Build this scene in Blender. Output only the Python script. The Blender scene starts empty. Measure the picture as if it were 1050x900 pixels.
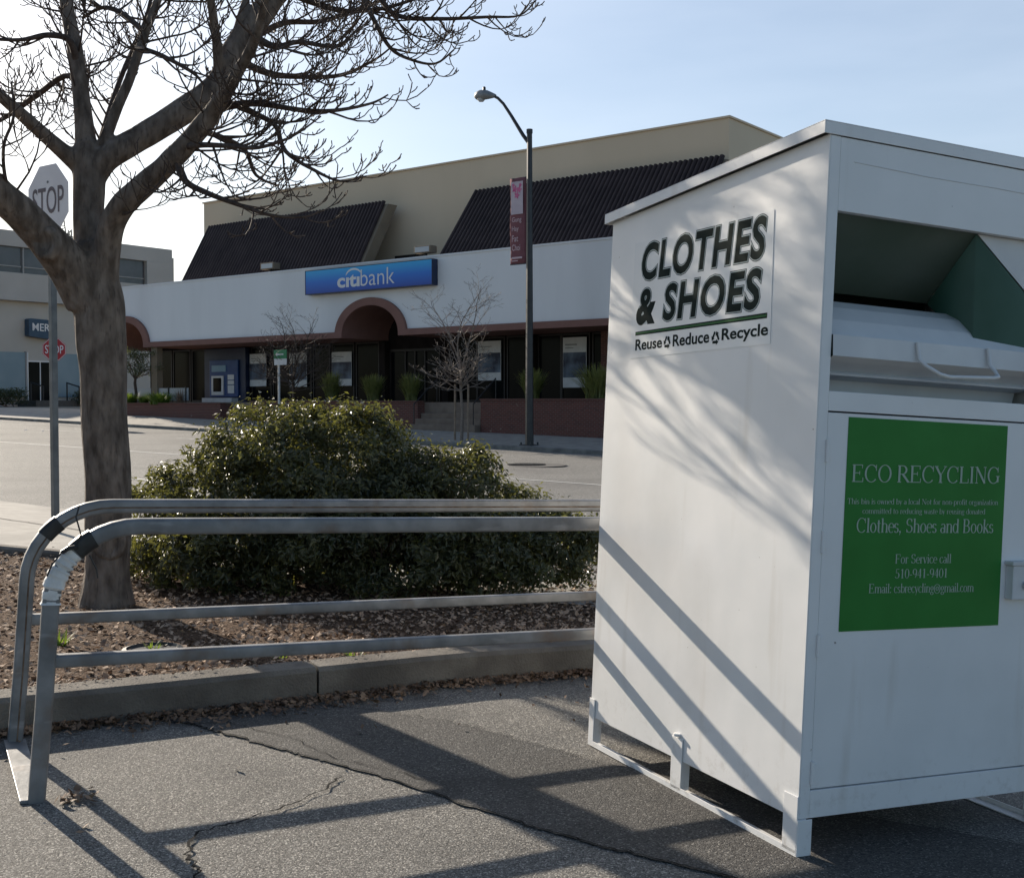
import bpy, bmesh, math, random
from mathutils import Vector, Matrix, noise
R = math.radians
C = bpy.context.scene.collection
SC = bpy.context.scene

# ------------------------------------------------------------------ camera, sky, sun, exposure
EYE = 1.417
cam_d = bpy.data.cameras.new('camera'); cam = bpy.data.objects.new('camera', cam_d); C.objects.link(cam)
cam.location = (0, 0, EYE); cam.rotation_euler = (R(90-1.814), 0, 0)
cam_d.sensor_width = 36; cam_d.lens = 36*1200/1050; cam_d.clip_start = .05; cam_d.clip_end = 2000
SC.camera = cam
SUN = Vector((-.572, .735, .363)).normalized()          # towards the sun
el = math.asin(SUN.z); az = math.atan2(SUN.x, SUN.y)
wd = bpy.data.worlds.new('World'); SC.world = wd; wd.use_nodes = True
nt = wd.node_tree; bg = nt.nodes['Background']
sky = nt.nodes.new('ShaderNodeTexSky'); sky.sky_type = 'NISHITA'; sky.sun_disc = False
sky.sun_elevation = el; sky.sun_rotation = az
sky.air_density = 1.0; sky.dust_density = 1.0; sky.ozone_density = 2.0
# thin high cloud, streaky, laid over the sky by direction
tc = nt.nodes.new('ShaderNodeTexCoord'); mp = nt.nodes.new('ShaderNodeMapping')
mp.inputs['Scale'].default_value = (1.3, 1.3, 5.5); mp.inputs['Rotation'].default_value = (0, R(8), R(20))
nz = nt.nodes.new('ShaderNodeTexNoise'); nz.inputs['Scale'].default_value = 1.5; nz.inputs['Detail'].default_value = 6; nz.inputs['Roughness'].default_value = .5
rp = nt.nodes.new('ShaderNodeValToRGB'); rp.color_ramp.elements[0].position = .12; rp.color_ramp.elements[1].position = .9
rp.color_ramp.elements[0].color = (0, 0, 0, 1); rp.color_ramp.elements[1].color = (.62, .62, .62, 1)
mx = nt.nodes.new('ShaderNodeMix'); mx.data_type = 'RGBA'
nt.links.new(tc.outputs['Generated'], mp.inputs[0]); nt.links.new(mp.outputs[0], nz.inputs[0]); nt.links.new(nz.outputs[0], rp.inputs[0])
sx_ = nt.nodes.new('ShaderNodeSeparateXYZ'); nt.links.new(tc.outputs['Generated'], sx_.inputs[0])   # added veil kept to the half ahead, so sky behind lights less
mr_ = nt.nodes.new('ShaderNodeMapRange'); mr_.inputs[1].default_value = -.1; mr_.inputs[2].default_value = .9; nt.links.new(sx_.outputs[1], mr_.inputs[0])
ml_ = nt.nodes.new('ShaderNodeMath'); ml_.operation = 'MULTIPLY'; nt.links.new(rp.outputs[0], ml_.inputs[0]); nt.links.new(mr_.outputs[0], ml_.inputs[1])
nt.links.new(ml_.outputs[0], mx.inputs[0]); nt.links.new(sky.outputs[0], mx.inputs[6]); mx.inputs[7].default_value = (7.3, 8.1, 9.3, 1)
nt.links.new(mx.outputs[2], bg.inputs[0]); bg.inputs[1].default_value = .088
sd = bpy.data.lights.new('sun', 'SUN'); sd.energy = 5.0; sd.angle = R(.55); sd.color = (1, .885, .735)
so = bpy.data.objects.new('sun', sd); C.objects.link(so); so.rotation_euler = SUN.to_track_quat('Z', 'Y').to_euler(); so.location = SUN*60
SC.view_settings.view_transform = 'Standard'; SC.view_settings.look = 'None'; SC.view_settings.gamma = 1
SC.view_settings.use_curve_mapping = False; SC.view_settings.exposure = .6
SC.render.engine = 'CYCLES'
SC.cycles.max_bounces = 6; SC.cycles.transparent_max_bounces = 8; SC.cycles.use_denoising = True
SC.cycles.sample_clamp_indirect = 6

# ------------------------------------------------------------------ materials
def mat(name, col, rough=.7, spec=.4, metal=0.):
    m = bpy.data.materials.new(name); m.use_nodes = True
    b = m.node_tree.nodes['Principled BSDF']
    b.inputs['Base Color'].default_value = (*col, 1); b.inputs['Roughness'].default_value = rough
    b.inputs['Specular IOR Level'].default_value = spec; b.inputs['Metallic'].default_value = metal
    return m
def nodes(m): return m.node_tree.nodes, m.node_tree.links, m.node_tree.nodes['Principled BSDF']
def noisy(name, c1, c2, scale=20, rough=.75, detail=6, bump=0., bscale=None, spec=.4, metal=0., lo=.35, hi=.65, stretch=None, bdist=.01):
    m = mat(name, c1, rough, spec, metal); N, L, b = nodes(m)
    t = N.new('ShaderNodeTexCoord'); src = t.outputs['Object']
    if stretch:
        mpn = N.new('ShaderNodeMapping'); mpn.inputs['Scale'].default_value = stretch; L.new(src, mpn.inputs[0]); src = mpn.outputs[0]
    n = N.new('ShaderNodeTexNoise'); n.inputs['Scale'].default_value = scale; n.inputs['Detail'].default_value = detail
    L.new(src, n.inputs[0])
    r = N.new('ShaderNodeValToRGB'); r.color_ramp.elements[0].position = lo; r.color_ramp.elements[1].position = hi
    r.color_ramp.elements[0].color = (*c1, 1); r.color_ramp.elements[1].color = (*c2, 1)
    L.new(n.outputs[0], r.inputs[0]); L.new(r.outputs[0], b.inputs['Base Color'])
    if bump:
        n2 = N.new('ShaderNodeTexNoise'); n2.inputs['Scale'].default_value = bscale or scale*3; n2.inputs['Detail'].default_value = 5
        L.new(src, n2.inputs[0]); bp = N.new('ShaderNodeBump'); bp.inputs['Strength'].default_value = bump; bp.inputs['Distance'].default_value = bdist
        L.new(n2.outputs[0], bp.inputs['Height']); L.new(bp.outputs[0], b.inputs['Normal'])
    return m
def layer(m, c, scale, lo, hi, fac=1., kind='noise', stretch=None, detail=4):
    """lay another noise-masked colour over what feeds the base colour"""
    N, L, b = nodes(m); old = b.inputs['Base Color'].links[0].from_socket if b.inputs['Base Color'].links else None
    t = N.new('ShaderNodeTexCoord'); src = t.outputs['Object']
    if stretch:
        mpn = N.new('ShaderNodeMapping'); mpn.inputs['Scale'].default_value = stretch; L.new(src, mpn.inputs[0]); src = mpn.outputs[0]
    if kind == 'noise':
        n = N.new('ShaderNodeTexNoise'); n.inputs['Detail'].default_value = detail; out = n.outputs[0]
    else:
        n = N.new('ShaderNodeTexVoronoi'); out = n.outputs['Distance'] if kind == 'cell' else n.outputs['Color']
    n.inputs['Scale'].default_value = scale; L.new(src, n.inputs[0])
    r = N.new('ShaderNodeValToRGB'); r.color_ramp.elements[0].position = lo; r.color_ramp.elements[1].position = hi
    r.color_ramp.elements[0].color = (0, 0, 0, 1); r.color_ramp.elements[1].color = (fac, fac, fac, 1)
    L.new(out, r.inputs[0]); x = N.new('ShaderNodeMix'); x.data_type = 'RGBA'; L.new(r.outputs[0], x.inputs[0])
    if old: L.new(old, x.inputs[6])
    else: x.inputs[6].default_value = b.inputs['Base Color'].default_value
    x.inputs[7].default_value = (*c, 1); L.new(x.outputs[2], b.inputs['Base Color'])
    return m
def brick(name, c1, c2, mortar, w=.2, h=.067, ms=.008):
    m = mat(name, c1, .85, .25); N, L, b = nodes(m)
    t = N.new('ShaderNodeTexCoord'); sp = N.new('ShaderNodeSeparateXYZ'); L.new(t.outputs['Object'], sp.inputs[0])
    ad = N.new('ShaderNodeMath'); L.new(sp.outputs[0], ad.inputs[0]); L.new(sp.outputs[1], ad.inputs[1])
    cb = N.new('ShaderNodeCombineXYZ'); L.new(ad.outputs[0], cb.inputs[0]); L.new(sp.outputs[2], cb.inputs[1])
    k = N.new('ShaderNodeTexBrick'); L.new(cb.outputs[0], k.inputs[0]); k.inputs['Color1'].default_value = (*c1, 1); k.inputs['Color2'].default_value = (*c2, 1)
    k.inputs['Mortar'].default_value = (*mortar, 1); k.inputs['Scale'].default_value = 1; k.inputs['Brick Width'].default_value = w
    k.inputs['Row Height'].default_value = h; k.inputs['Mortar Size'].default_value = ms; k.inputs['Bias'].default_value = -.2
    L.new(k.outputs[0], b.inputs['Base Color']); return m
def leafmat(name, c1, c2, rough=.4, trans=.25, tc=(.25, .3, .04), spec=.5):
    m = noisy(name, c1, c2, 6, rough, 3, spec=spec); N, L, b = nodes(m)
    t = N.new('ShaderNodeBsdfTranslucent'); t.inputs[0].default_value = (*tc, 1)
    x = N.new('ShaderNodeMixShader'); x.inputs[0].default_value = trans
    out = N['Material Output']; L.new(b.outputs[0], x.inputs[1]); L.new(t.outputs[0], x.inputs[2]); L.new(x.outputs[0], out.inputs[0])
    return m
M = {}
def aggregate(name, dark, mid, light, scale, bump, share=.8, rough=.85):
    """bound stone: every cell of a fine Voronoi pattern is one stone with its own tone"""
    m = mat(name, mid, rough, .35); N, L, b = nodes(m); t = N.new('ShaderNodeTexCoord')
    wob = N.new('ShaderNodeTexNoise'); wob.inputs['Scale'].default_value = scale*.5; wob.inputs['Detail'].default_value = 3; L.new(t.outputs['Object'], wob.inputs[0])
    mxv = N.new('ShaderNodeMix'); mxv.data_type = 'RGBA'; mxv.inputs[0].default_value = .012; L.new(t.outputs['Object'], mxv.inputs[6]); L.new(wob.outputs['Color'], mxv.inputs[7])
    v = N.new('ShaderNodeTexVoronoi'); v.inputs['Scale'].default_value = scale; v.inputs['Randomness'].default_value = 1; L.new(mxv.outputs[2], v.inputs[0])
    s = N.new('ShaderNodeSeparateColor'); L.new(v.outputs['Color'], s.inputs[0])
    r = N.new('ShaderNodeValToRGB'); e = r.color_ramp.elements; e[0].position = 0; e[0].color = (*dark, 1); e[1].position = 1; e[1].color = (*light, 1)
    k = e.new(.45); k.color = (*mid, 1); k = e.new(share); k.color = (*[q*1.35 for q in mid], 1); L.new(s.outputs[0], r.inputs[0])
    L.new(r.outputs[0], b.inputs['Base Color'])
    n = N.new('ShaderNodeTexNoise'); n.inputs['Scale'].default_value = scale*.33; n.inputs['Detail'].default_value = 4; L.new(t.outputs['Object'], n.inputs[0])
    ad = N.new('ShaderNodeMath'); ad.operation = 'SUBTRACT'; L.new(n.outputs[0], ad.inputs[0]); L.new(v.outputs['Distance'], ad.inputs[1])
    bp = N.new('ShaderNodeBump'); bp.inputs['Strength'].default_value = bump; bp.inputs['Distance'].default_value = .9/scale; L.new(ad.outputs[0], bp.inputs['Height']); L.new(bp.outputs[0], b.inputs['Normal'])
    return m
M['asphalt'] = aggregate('lot asphalt', (.045, .043, .04), (.15, .143, .13), (.5, .475, .425), 215, .75)
layer(M['asphalt'], (.03, .03, .031), 1.3, .5, .72, .45, detail=8); layer(M['asphalt'], (.13, .125, .118), .55, .5, .75, .4, detail=5)
M['patch'] = aggregate('smooth asphalt patch', (.026, .025, .025), (.075, .072, .067), (.25, .24, .22), 190, .7, .88)
layer(M['patch'], (.022, .022, .022), 2.2, .5, .7, .5, detail=6)
M['road'] = aggregate('road asphalt', (.1, .097, .09), (.19, .184, .17), (.34, .33, .3), 60, .5)
layer(M['road'], (.11, .107, .1), .35, .45, .7, .6, detail=6)
M['crack'] = mat('crack', (.012, .012, .012), .95, .1)
M['concrete'] = noisy('kerb concrete', (.2, .17, .135), (.36, .325, .27), 7, .9, 9, bump=.7, bscale=90, spec=.25)
layer(M['concrete'], (.075, .06, .045), 2.2, .46, .7, .8, detail=9); layer(M['concrete'], (.1, .095, .09), 120, .14, .06, .6, 'cell')
M['walk'] = noisy('pavement concrete', (.3, .28, .25), (.38, .36, .32), 6, .85, 8, bump=.2, bscale=120, spec=.3)
layer(M['walk'], (.2, .19, .17), 1.2, .5, .75, .6, detail=6)
M['farwalk'] = noisy('far pavement concrete', (.27, .25, .225), (.34, .32, .28), 3, .85, 6, spec=.3)
M['kerbface'] = noisy('far kerb', (.13, .125, .12), (.24, .23, .21), 3, .85, 6)
M['soil'] = noisy('bark mulch', (.05, .032, .022), (.18, .115, .075), 60, .95, 6, bump=1, bscale=70, spec=.1, bdist=.03)
M['chip'] = noisy('bark chip', (.08, .05, .036), (.6, .43, .3), 11, .85, 2, spec=.25, lo=.3, hi=.72)
M['dryleaf'] = noisy('dry leaf', (.07, .042, .028), (.3, .2, .13), 9, .75, 2, spec=.3, lo=.3, hi=.7)
M['earth'] = noisy('far ground', (.12, .11, .09), (.16, .15, .12), .2, .95)
M['paintline'] = noisy('road paint', (.42, .42, .4), (.6, .6, .57), 4, .7)
M['binwhite'] = noisy('white bin paint', (.74, .745, .74), (.8, .8, .795), 3, .42, 6, bump=.13, bscale=3.2, spec=.4, bdist=.02)
layer(M['binwhite'], (.5, .46, .4), 9, .62, .8, .4, stretch=(1, 1, .12), detail=5)
layer(M['binwhite'], (.52, .5, .47), 1.4, .56, .8, .5, stretch=(1, 1, .6), detail=9)
layer(M['binwhite'], (.2, .16, .13), 38, .765, .8, .8, detail=2)
# road grime that has splashed up the lowest part of the bin, broken up by noise
N_, L_, b_ = nodes(M['binwhite']); old_ = b_.inputs['Base Color'].links[0].from_socket
t_ = N_.new('ShaderNodeTexCoord'); s_ = N_.new('ShaderNodeSeparateXYZ'); L_.new(t_.outputs['Object'], s_.inputs[0])
h_ = N_.new('ShaderNodeMapRange'); h_.inputs[1].default_value = .34; h_.inputs[2].default_value = .05; L_.new(s_.outputs[2], h_.inputs[0])
q_ = N_.new('ShaderNodeTexNoise'); q_.inputs['Scale'].default_value = 16; q_.inputs['Detail'].default_value = 9; q_.inputs['Roughness'].default_value = .7; L_.new(t_.outputs['Object'], q_.inputs[0])
k_ = N_.new('ShaderNodeMapRange'); k_.inputs[1].default_value = .53; k_.inputs[2].default_value = .85; L_.new(q_.outputs[0], k_.inputs[0])
m_ = N_.new('ShaderNodeMath'); m_.operation = 'MULTIPLY'; L_.new(h_.outputs[0], m_.inputs[0]); L_.new(k_.outputs[0], m_.inputs[1])
x_ = N_.new('ShaderNodeMix'); x_.data_type = 'RGBA'; L_.new(m_.outputs[0], x_.inputs[0]); L_.new(old_, x_.inputs[6]); x_.inputs[7].default_value = (.36, .32, .27, 1); L_.new(x_.outputs[2], b_.inputs['Base Color'])
M['bingrey'] = noisy('chute sheet metal', (.6, .61, .62), (.7, .71, .71), 4, .5, 5, spec=.4)
layer(M['bingrey'], (.35, .34, .32), 3, .55, .75, .5, detail=8)
M['bingreen'] = noisy('green primer inside', (.075, .105, .075), (.12, .145, .12), 2.2, .6, 5)
M['tealgreen'] = noisy('green cheek plate', (.03, .09, .062), (.06, .13, .1), 2.2, .5, 5)
layer(M['tealgreen'], (.25, .3, .3), 2.2, .55, .75, .5, detail=6)
M['panelgreen'] = noisy('green vinyl sign', (.016, .17, .022), (.022, .2, .03), 5, .5, 4, spec=.3)
M['decal'] = noisy('white vinyl decal', (.72, .735, .74), (.78, .79, .79), 2, .35, 4, spec=.5)
M['ink'] = noisy('black green ink', (.012, .02, .018), (.026, .036, .032), 8, .85, spec=.08)
M['inkhalo'] = mat('pale letter outline', (.5, .55, .53), .8, .1)
M['inkgreen'] = mat('green ink', (.07, .17, .07), .8, .1)
M['signwhite'] = mat('pale printed letters', (.36, .46, .37), .6)
M['steel'] = noisy('galvanised steel', (.15, .155, .16), (.25, .255, .26), 9, .5, 7, spec=.5, metal=.35, bump=.12, bscale=40)
layer(M['steel'], (.15, .105, .075), 6, .56, .74, .8, detail=9)
layer(M['steel'], (.42, .42, .42), 14, .62, .72, .5, stretch=(.3, 1, 1), detail=6)
M['rust'] = noisy('rusty weld', (.09, .055, .035), (.2, .15, .11), 20, .8, metal=.2)
M['cloth'] = noisy('white tape wrap', (.6, .6, .58), (.74, .74, .72), 14, .8, 4, bump=.8, bscale=40, bdist=.012)
M['blacktape'] = noisy('black tape', (.014, .014, .015), (.03, .03, .03), 20, .45)
M['bark'] = noisy('grey brown bark', (.1, .078, .062), (.24, .195, .16), 16, .9, 10, bump=1., bscale=20, spec=.2, stretch=(1, 1, .4), bdist=.035)
layer(M['bark'], (.04, .03, .025), 42, .56, .68, .5, stretch=(1, 1, .22), detail=7)
layer(M['bark'], (.065, .052, .043), 7, .48, .75, .5, stretch=(1, 1, .3), detail=8)
M['twig'] = noisy('dark twig', (.05, .036, .03), (.1, .075, .062), 30, .8, 3, spec=.3)
M['paletwig'] = noisy('pale twig', (.16, .13, .11), (.26, .22, .19), 30, .8, 3, spec=.3)
M['shrub'] = leafmat('glossy shrub leaf', (.018, .025, .01), (.066, .07, .028), .43, .17, (.42, .42, .08), .5)
M['grass'] = leafmat('ornamental grass', (.09, .115, .035), (.2, .21, .08), .5, .35, (.4, .42, .1))
M['weed'] = leafmat('weed leaf', (.06, .11, .02), (.1, .17, .03), .5, .35, (.3, .42, .05))
M['hedge'] = leafmat('far hedge leaf', (.02, .032, .015), (.04, .055, .02), .5, .1)
M['olive'] = leafmat('olive leaf', (.06, .07, .035), (.12, .13, .06), .5, .25, (.2, .22, .08))
M['stucco'] = noisy('white stucco', (.76, .765, .77), (.8, .805, .81), .6, .9, 8, spec=.2, stretch=(1, 1, .3))
layer(M['stucco'], (.5, .5, .5), .35, .5, .8, .45, stretch=(1, 1, .2), detail=8)
M['beige'] = noisy('beige stucco', (.68, .55, .4), (.72, .585, .43), .5, .9, 8, spec=.2, stretch=(1, 1, .3))
M['trim'] = noisy('red brown trim', (.21, .11, .09), (.235, .125, .103), 2, .8, 5, spec=.25)
M['tile'] = noisy('dark brown roof tile', (.03, .019, .019), (.048, .032, .031), 1.5, .7, 5, spec=.3)
M['cheek'] = noisy('mansard cheek', (.2, .155, .11), (.24, .19, .135), 1, .85)
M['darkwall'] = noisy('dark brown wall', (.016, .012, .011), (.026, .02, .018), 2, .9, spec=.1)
M['glass'] = noisy('dark glass', (.004, .005, .006), (.012, .013, .014), .5, .12, 3, spec=.06)
M['frame'] = mat('bronze frame', (.025, .02, .018), .5)
M['brick'] = brick('red brick', (.15, .055, .044), (.1, .042, .036), (.16, .12, .105))
M['stair'] = noisy('brown step', (.17, .13, .105), (.22, .175, .14), 3, .85)
M['navy'] = noisy('navy panel', (.012, .022, .06), (.018, .03, .075), 3, .4)
M['bluemachine'] = noisy('blue machine', (.02, .06, .19), (.025, .075, .22), 3, .4)
M['paleblue'] = mat('pale blue panel', (.2, .34, .45), .4)
M['plainwhite'] = noisy('white board', (.6, .6, .6), (.7, .7, .7), 3, .6)
M['lamppost'] = noisy('dark painted post', (.02, .022, .026), (.035, .037, .04), 6, .45, spec=.5)
M['lamphead'] = noisy('grey lamp head', (.2, .21, .22), (.27, .28, .29), 6, .5, metal=.2)
M['lens'] = mat('lamp lens', (.5, .52, .54), .2)
M['bannermar'] = noisy('maroon banner', (.17, .065, .08), (.2, .08, .095), 3, .8)
M['bannerpale'] = noisy('pale banner panel', (.48, .4, .45), (.56, .48, .52), 3, .8)
M['bannerpink'] = noisy('pink blossom print', (.5, .07, .2), (.6, .2, .34), 8, .8)
M['bannertext'] = mat('banner lettering', (.55, .42, .45), .8)
M['signglare'] = noisy('sign face with glare painted pale', (.78, .72, .71), (.84, .79, .78), 4, .5)  # pale colour stands in for glare washing out the red face
M['stopface'] = mat('red reflective sign face', (.4, .03, .035), .3, .8)
M['signink'] = noisy('dark sign lettering', (.09, .06, .07), (.13, .09, .1), 5, .5)
M['post'] = noisy('grey steel post', (.12, .128, .135), (.18, .19, .195), 8, .5, metal=.4)
M['red'] = mat('red sign', (.42, .02, .03), .4)
M['white'] = mat('white paint', (.72, .72, .72), .5)
M['signpost'] = mat('pale sign post', (.5, .51, .51), .5)
M['green'] = mat('green sign', (.02, .2, .08), .45)
M['officewall'] = noisy('warm grey concrete', (.42, .405, .37), (.47, .45, .41), .5, .9, 7, spec=.2)
M['officeband'] = noisy('grey concrete band', (.4, .39, .37), (.45, .44, .42), .5, .9, 7, spec=.2)
M['officeglass'] = noisy('office window', (.05, .055, .065), (.09, .095, .11), .6, .12, 3, spec=.5)
M['blueglass'] = noisy('blue tinted shop window', (.17, .25, .3), (.21, .29, .34), .6, .25, 3)
M['mullion'] = mat('window bar', (.3, .3, .3), .5)
M['shopblue'] = noisy('slate blue sign', (.02, .055, .1), (.03, .07, .12), 3, .4)
M['rail'] = mat('dark handrail', (.02, .02, .022), .5)
M['fencepanel'] = noisy('grey glass fence', (.3, .32, .34), (.36, .38, .4), 1, .3)
M['manhole'] = noisy('iron cover', (.03, .03, .03), (.06, .06, .058), 20, .6, metal=.5)
M['ringcon'] = noisy('collar concrete', (.07, .069, .067), (.1, .098, .094), 10, .9)
M['stake'] = noisy('wood stake', (.2, .15, .11), (.27, .21, .16), 8, .85)
# sign with its printed gradient, light blue at the top to deep blue
m = mat('blue gradient sign face', (.01, .1, .5), .35); N_, L_, b_ = nodes(m)
t_ = N_.new('ShaderNodeTexCoord'); s_ = N_.new('ShaderNodeSeparateXYZ'); L_.new(t_.outputs['Object'], s_.inputs[0])
g_ = N_.new('ShaderNodeMapRange'); g_.inputs[1].default_value = 0; g_.inputs[2].default_value = .98; L_.new(s_.outputs[2], g_.inputs[0])
r_ = N_.new('ShaderNodeValToRGB'); L_.new(g_.outputs[0], r_.inputs[0]); e_ = r_.color_ramp.elements
e_[0].position = 0; e_[0].color = (.014, .06, .36, 1); e_[1].position = 1; e_[1].color = (.03, .43, .8, 1)
e2 = r_.color_ramp.elements.new(.5); e2.color = (.014, .17, .63, 1); L_.new(r_.outputs[0], b_.inputs['Base Color']); M['blueface'] = m
# window poster: photograph-like blotches
m = noisy('poster print', (.015, .022, .05), (.16, .22, .3), 1.6, .5, 4, lo=.38, hi=.7); M['poster'] = m

layer(M['brick'], (.3, .24, .2), 3.5, .66, .74, .7, detail=4)

# ------------------------------------------------------------------ mesh helpers
class MB:
    def __init__(s): s.v = []; s.f = []
    def add(s, vs, fs):
        o = len(s.v); s.v += [tuple(v) for v in vs]; s.f += [tuple(i+o for i in f) for f in fs]; return s
    def box(s, x0, x1, y0, y1, z0, z1):
        return s.add([(x0,y0,z0),(x1,y0,z0),(x1,y1,z0),(x0,y1,z0),(x0,y0,z1),(x1,y0,z1),(x1,y1,z1),(x0,y1,z1)],
                     [(0,3,2,1),(4,5,6,7),(0,1,5,4),(1,2,6,5),(2,3,7,6),(3,0,4,7)])
    def prism(s, poly, d):
        """poly: list of 3D points (planar), d: extrusion vector"""
        n = len(poly); p = [Vector(q) for q in poly]; d = Vector(d)
        return s.add(p + [q+d for q in p], [tuple(range(n))[::-1], tuple(range(n, 2*n))] + [(i, (i+1) % n, n+(i+1) % n, n+i) for i in range(n)])
    def quad(s, a, b, c, d): return s.add([a, b, c, d], [(0, 1, 2, 3)])
    def tube(s, pts, rad, n=8, cap=True, profile=None, up=None):
        """sweep a ring (or a profile of (x,y)) along pts with parallel transport; rad scalar or list"""
        P = [Vector(p) for p in pts]; k = len(P)
        if not hasattr(rad, '__len__'): rad = [rad]*k
        T = []
        for i in range(k):
            t = (P[min(i+1, k-1)] - P[max(i-1, 0)]); T.append(t.normalized() if t.length > 1e-9 else Vector((0, 0, 1)))
        ref = Vector(up) if up else (Vector((0, 0, 1)) if abs(T[0].z) < .9 else Vector((1, 0, 0)))
        X = (ref - T[0]*ref.dot(T[0])).normalized()
        prof = profile or [(math.cos(2*math.pi*j/n), math.sin(2*math.pi*j/n)) for j in range(n)]
        n = len(prof); vs = []
        for i in range(k):
            X = (X - T[i]*X.dot(T[i]))
            X = X.normalized() if X.length > 1e-6 else T[i].orthogonal().normalized()
            Y = T[i].cross(X)
            for a, b in prof: vs.append(P[i] + (X*a + Y*b)*rad[i])
        fs = [(i*n+j, i*n+(j+1) % n, (i+1)*n+(j+1) % n, (i+1)*n+j) for i in range(k-1) for j in range(n)]
        if cap: fs += [tuple(range(n))[::-1], tuple(range((k-1)*n, k*n))]
        return s.add(vs, fs)
    def lathe(s, prof, n=16, c=(0, 0, 0)):
        vs = [(c[0]+r*math.cos(2*math.pi*j/n), c[1]+r*math.sin(2*math.pi*j/n), c[2]+z) for r, z in prof for j in range(n)]
        k = len(prof)
        return s.add(vs, [(i*n+j, i*n+(j+1) % n, (i+1)*n+(j+1) % n, (i+1)*n+j) for i in range(k-1) for j in range(n)] + [tuple(range(n))[::-1], tuple(range((k-1)*n, k*n))])
    def build(s, name, m, parent=None, smooth=False, bevel=0, loc=None, rot=None):
        me = bpy.data.meshes.new(name); me.from_pydata(s.v, [], s.f); me.update()
        if smooth: me.polygons.foreach_set('use_smooth', [True]*len(me.polygons))
        o = bpy.data.objects.new(name, me); C.objects.link(o); me.materials.append(m if not isinstance(m, str) else M[m])
        if parent: o.parent = parent
        if loc: o.location = loc
        if rot: o.rotation_euler = rot
        if bevel:
            b = o.modifiers.new('bevel', 'BEVEL'); b.width = bevel; b.segments = 2; b.limit_method = 'ANGLE'
        return o
def smooth_angle(o, deg=40):
    me = o.data; me.polygons.foreach_set('use_smooth', [True]*len(me.polygons))
    try: me.set_sharp_from_angle(angle=R(deg))
    except Exception: pass
    return o
def tag(o, label=None, cat=None, group=None, kind=None):
    if label: o['label'] = label
    if cat: o['category'] = cat
    if group: o['group'] = group
    if kind: o['kind'] = kind
    return o
def thing(name, label, cat, loc=(0, 0, 0), rotz=0., group=None):
    o = bpy.data.objects.new(name, None); C.objects.link(o); o.location = loc; o.rotation_euler = (0, 0, rotz); o.empty_display_size = .2
    return tag(o, label, cat, group)

# text laid in a plane: origin o, x direction ex, y direction ey; scaled to fill w x h exactly
def text_polys(txt, bold=0., shear=0., spacing=1.):
    cu = bpy.data.curves.new('t', 'FONT'); cu.body = txt; cu.size = 1; cu.offset = bold; cu.shear = shear; cu.space_character = spacing; cu.fill_mode = 'FRONT' if hasattr(cu, 'fill_mode') else cu.fill_mode
    cu.resolution_u = 4
    ob = bpy.data.objects.new('t', cu); C.objects.link(ob); bpy.context.view_layer.update()
    dg = bpy.context.evaluated_depsgraph_get(); me = bpy.data.meshes.new_from_object(ob.evaluated_get(dg))
    v = [tuple(q.co) for q in me.vertices]; f = [tuple(p.vertices) for p in me.polygons]
    bpy.data.objects.remove(ob); bpy.data.curves.remove(cu); bpy.data.meshes.remove(me)
    return v, f
def fit_text(mb, txt, o, ex, ey, w, h, bold=0., shear=0., ref=None, lift=(0, 0, 0), spacing=1.):
    v, f = text_polys(txt, bold, shear, spacing)
    rv = text_polys(txt, ref, shear, spacing)[0] if ref is not None else v
    x0 = min(q[0] for q in rv); x1 = max(q[0] for q in rv); y0 = min(q[1] for q in rv); y1 = max(q[1] for q in rv)
    o = Vector(o) + Vector(lift); ex = Vector(ex); ey = Vector(ey)
    mb.add([o + ex*((q[0]-x0)/(x1-x0)*w) + ey*((q[1]-y0)/(y1-y0)*h) for q in v], f)
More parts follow.
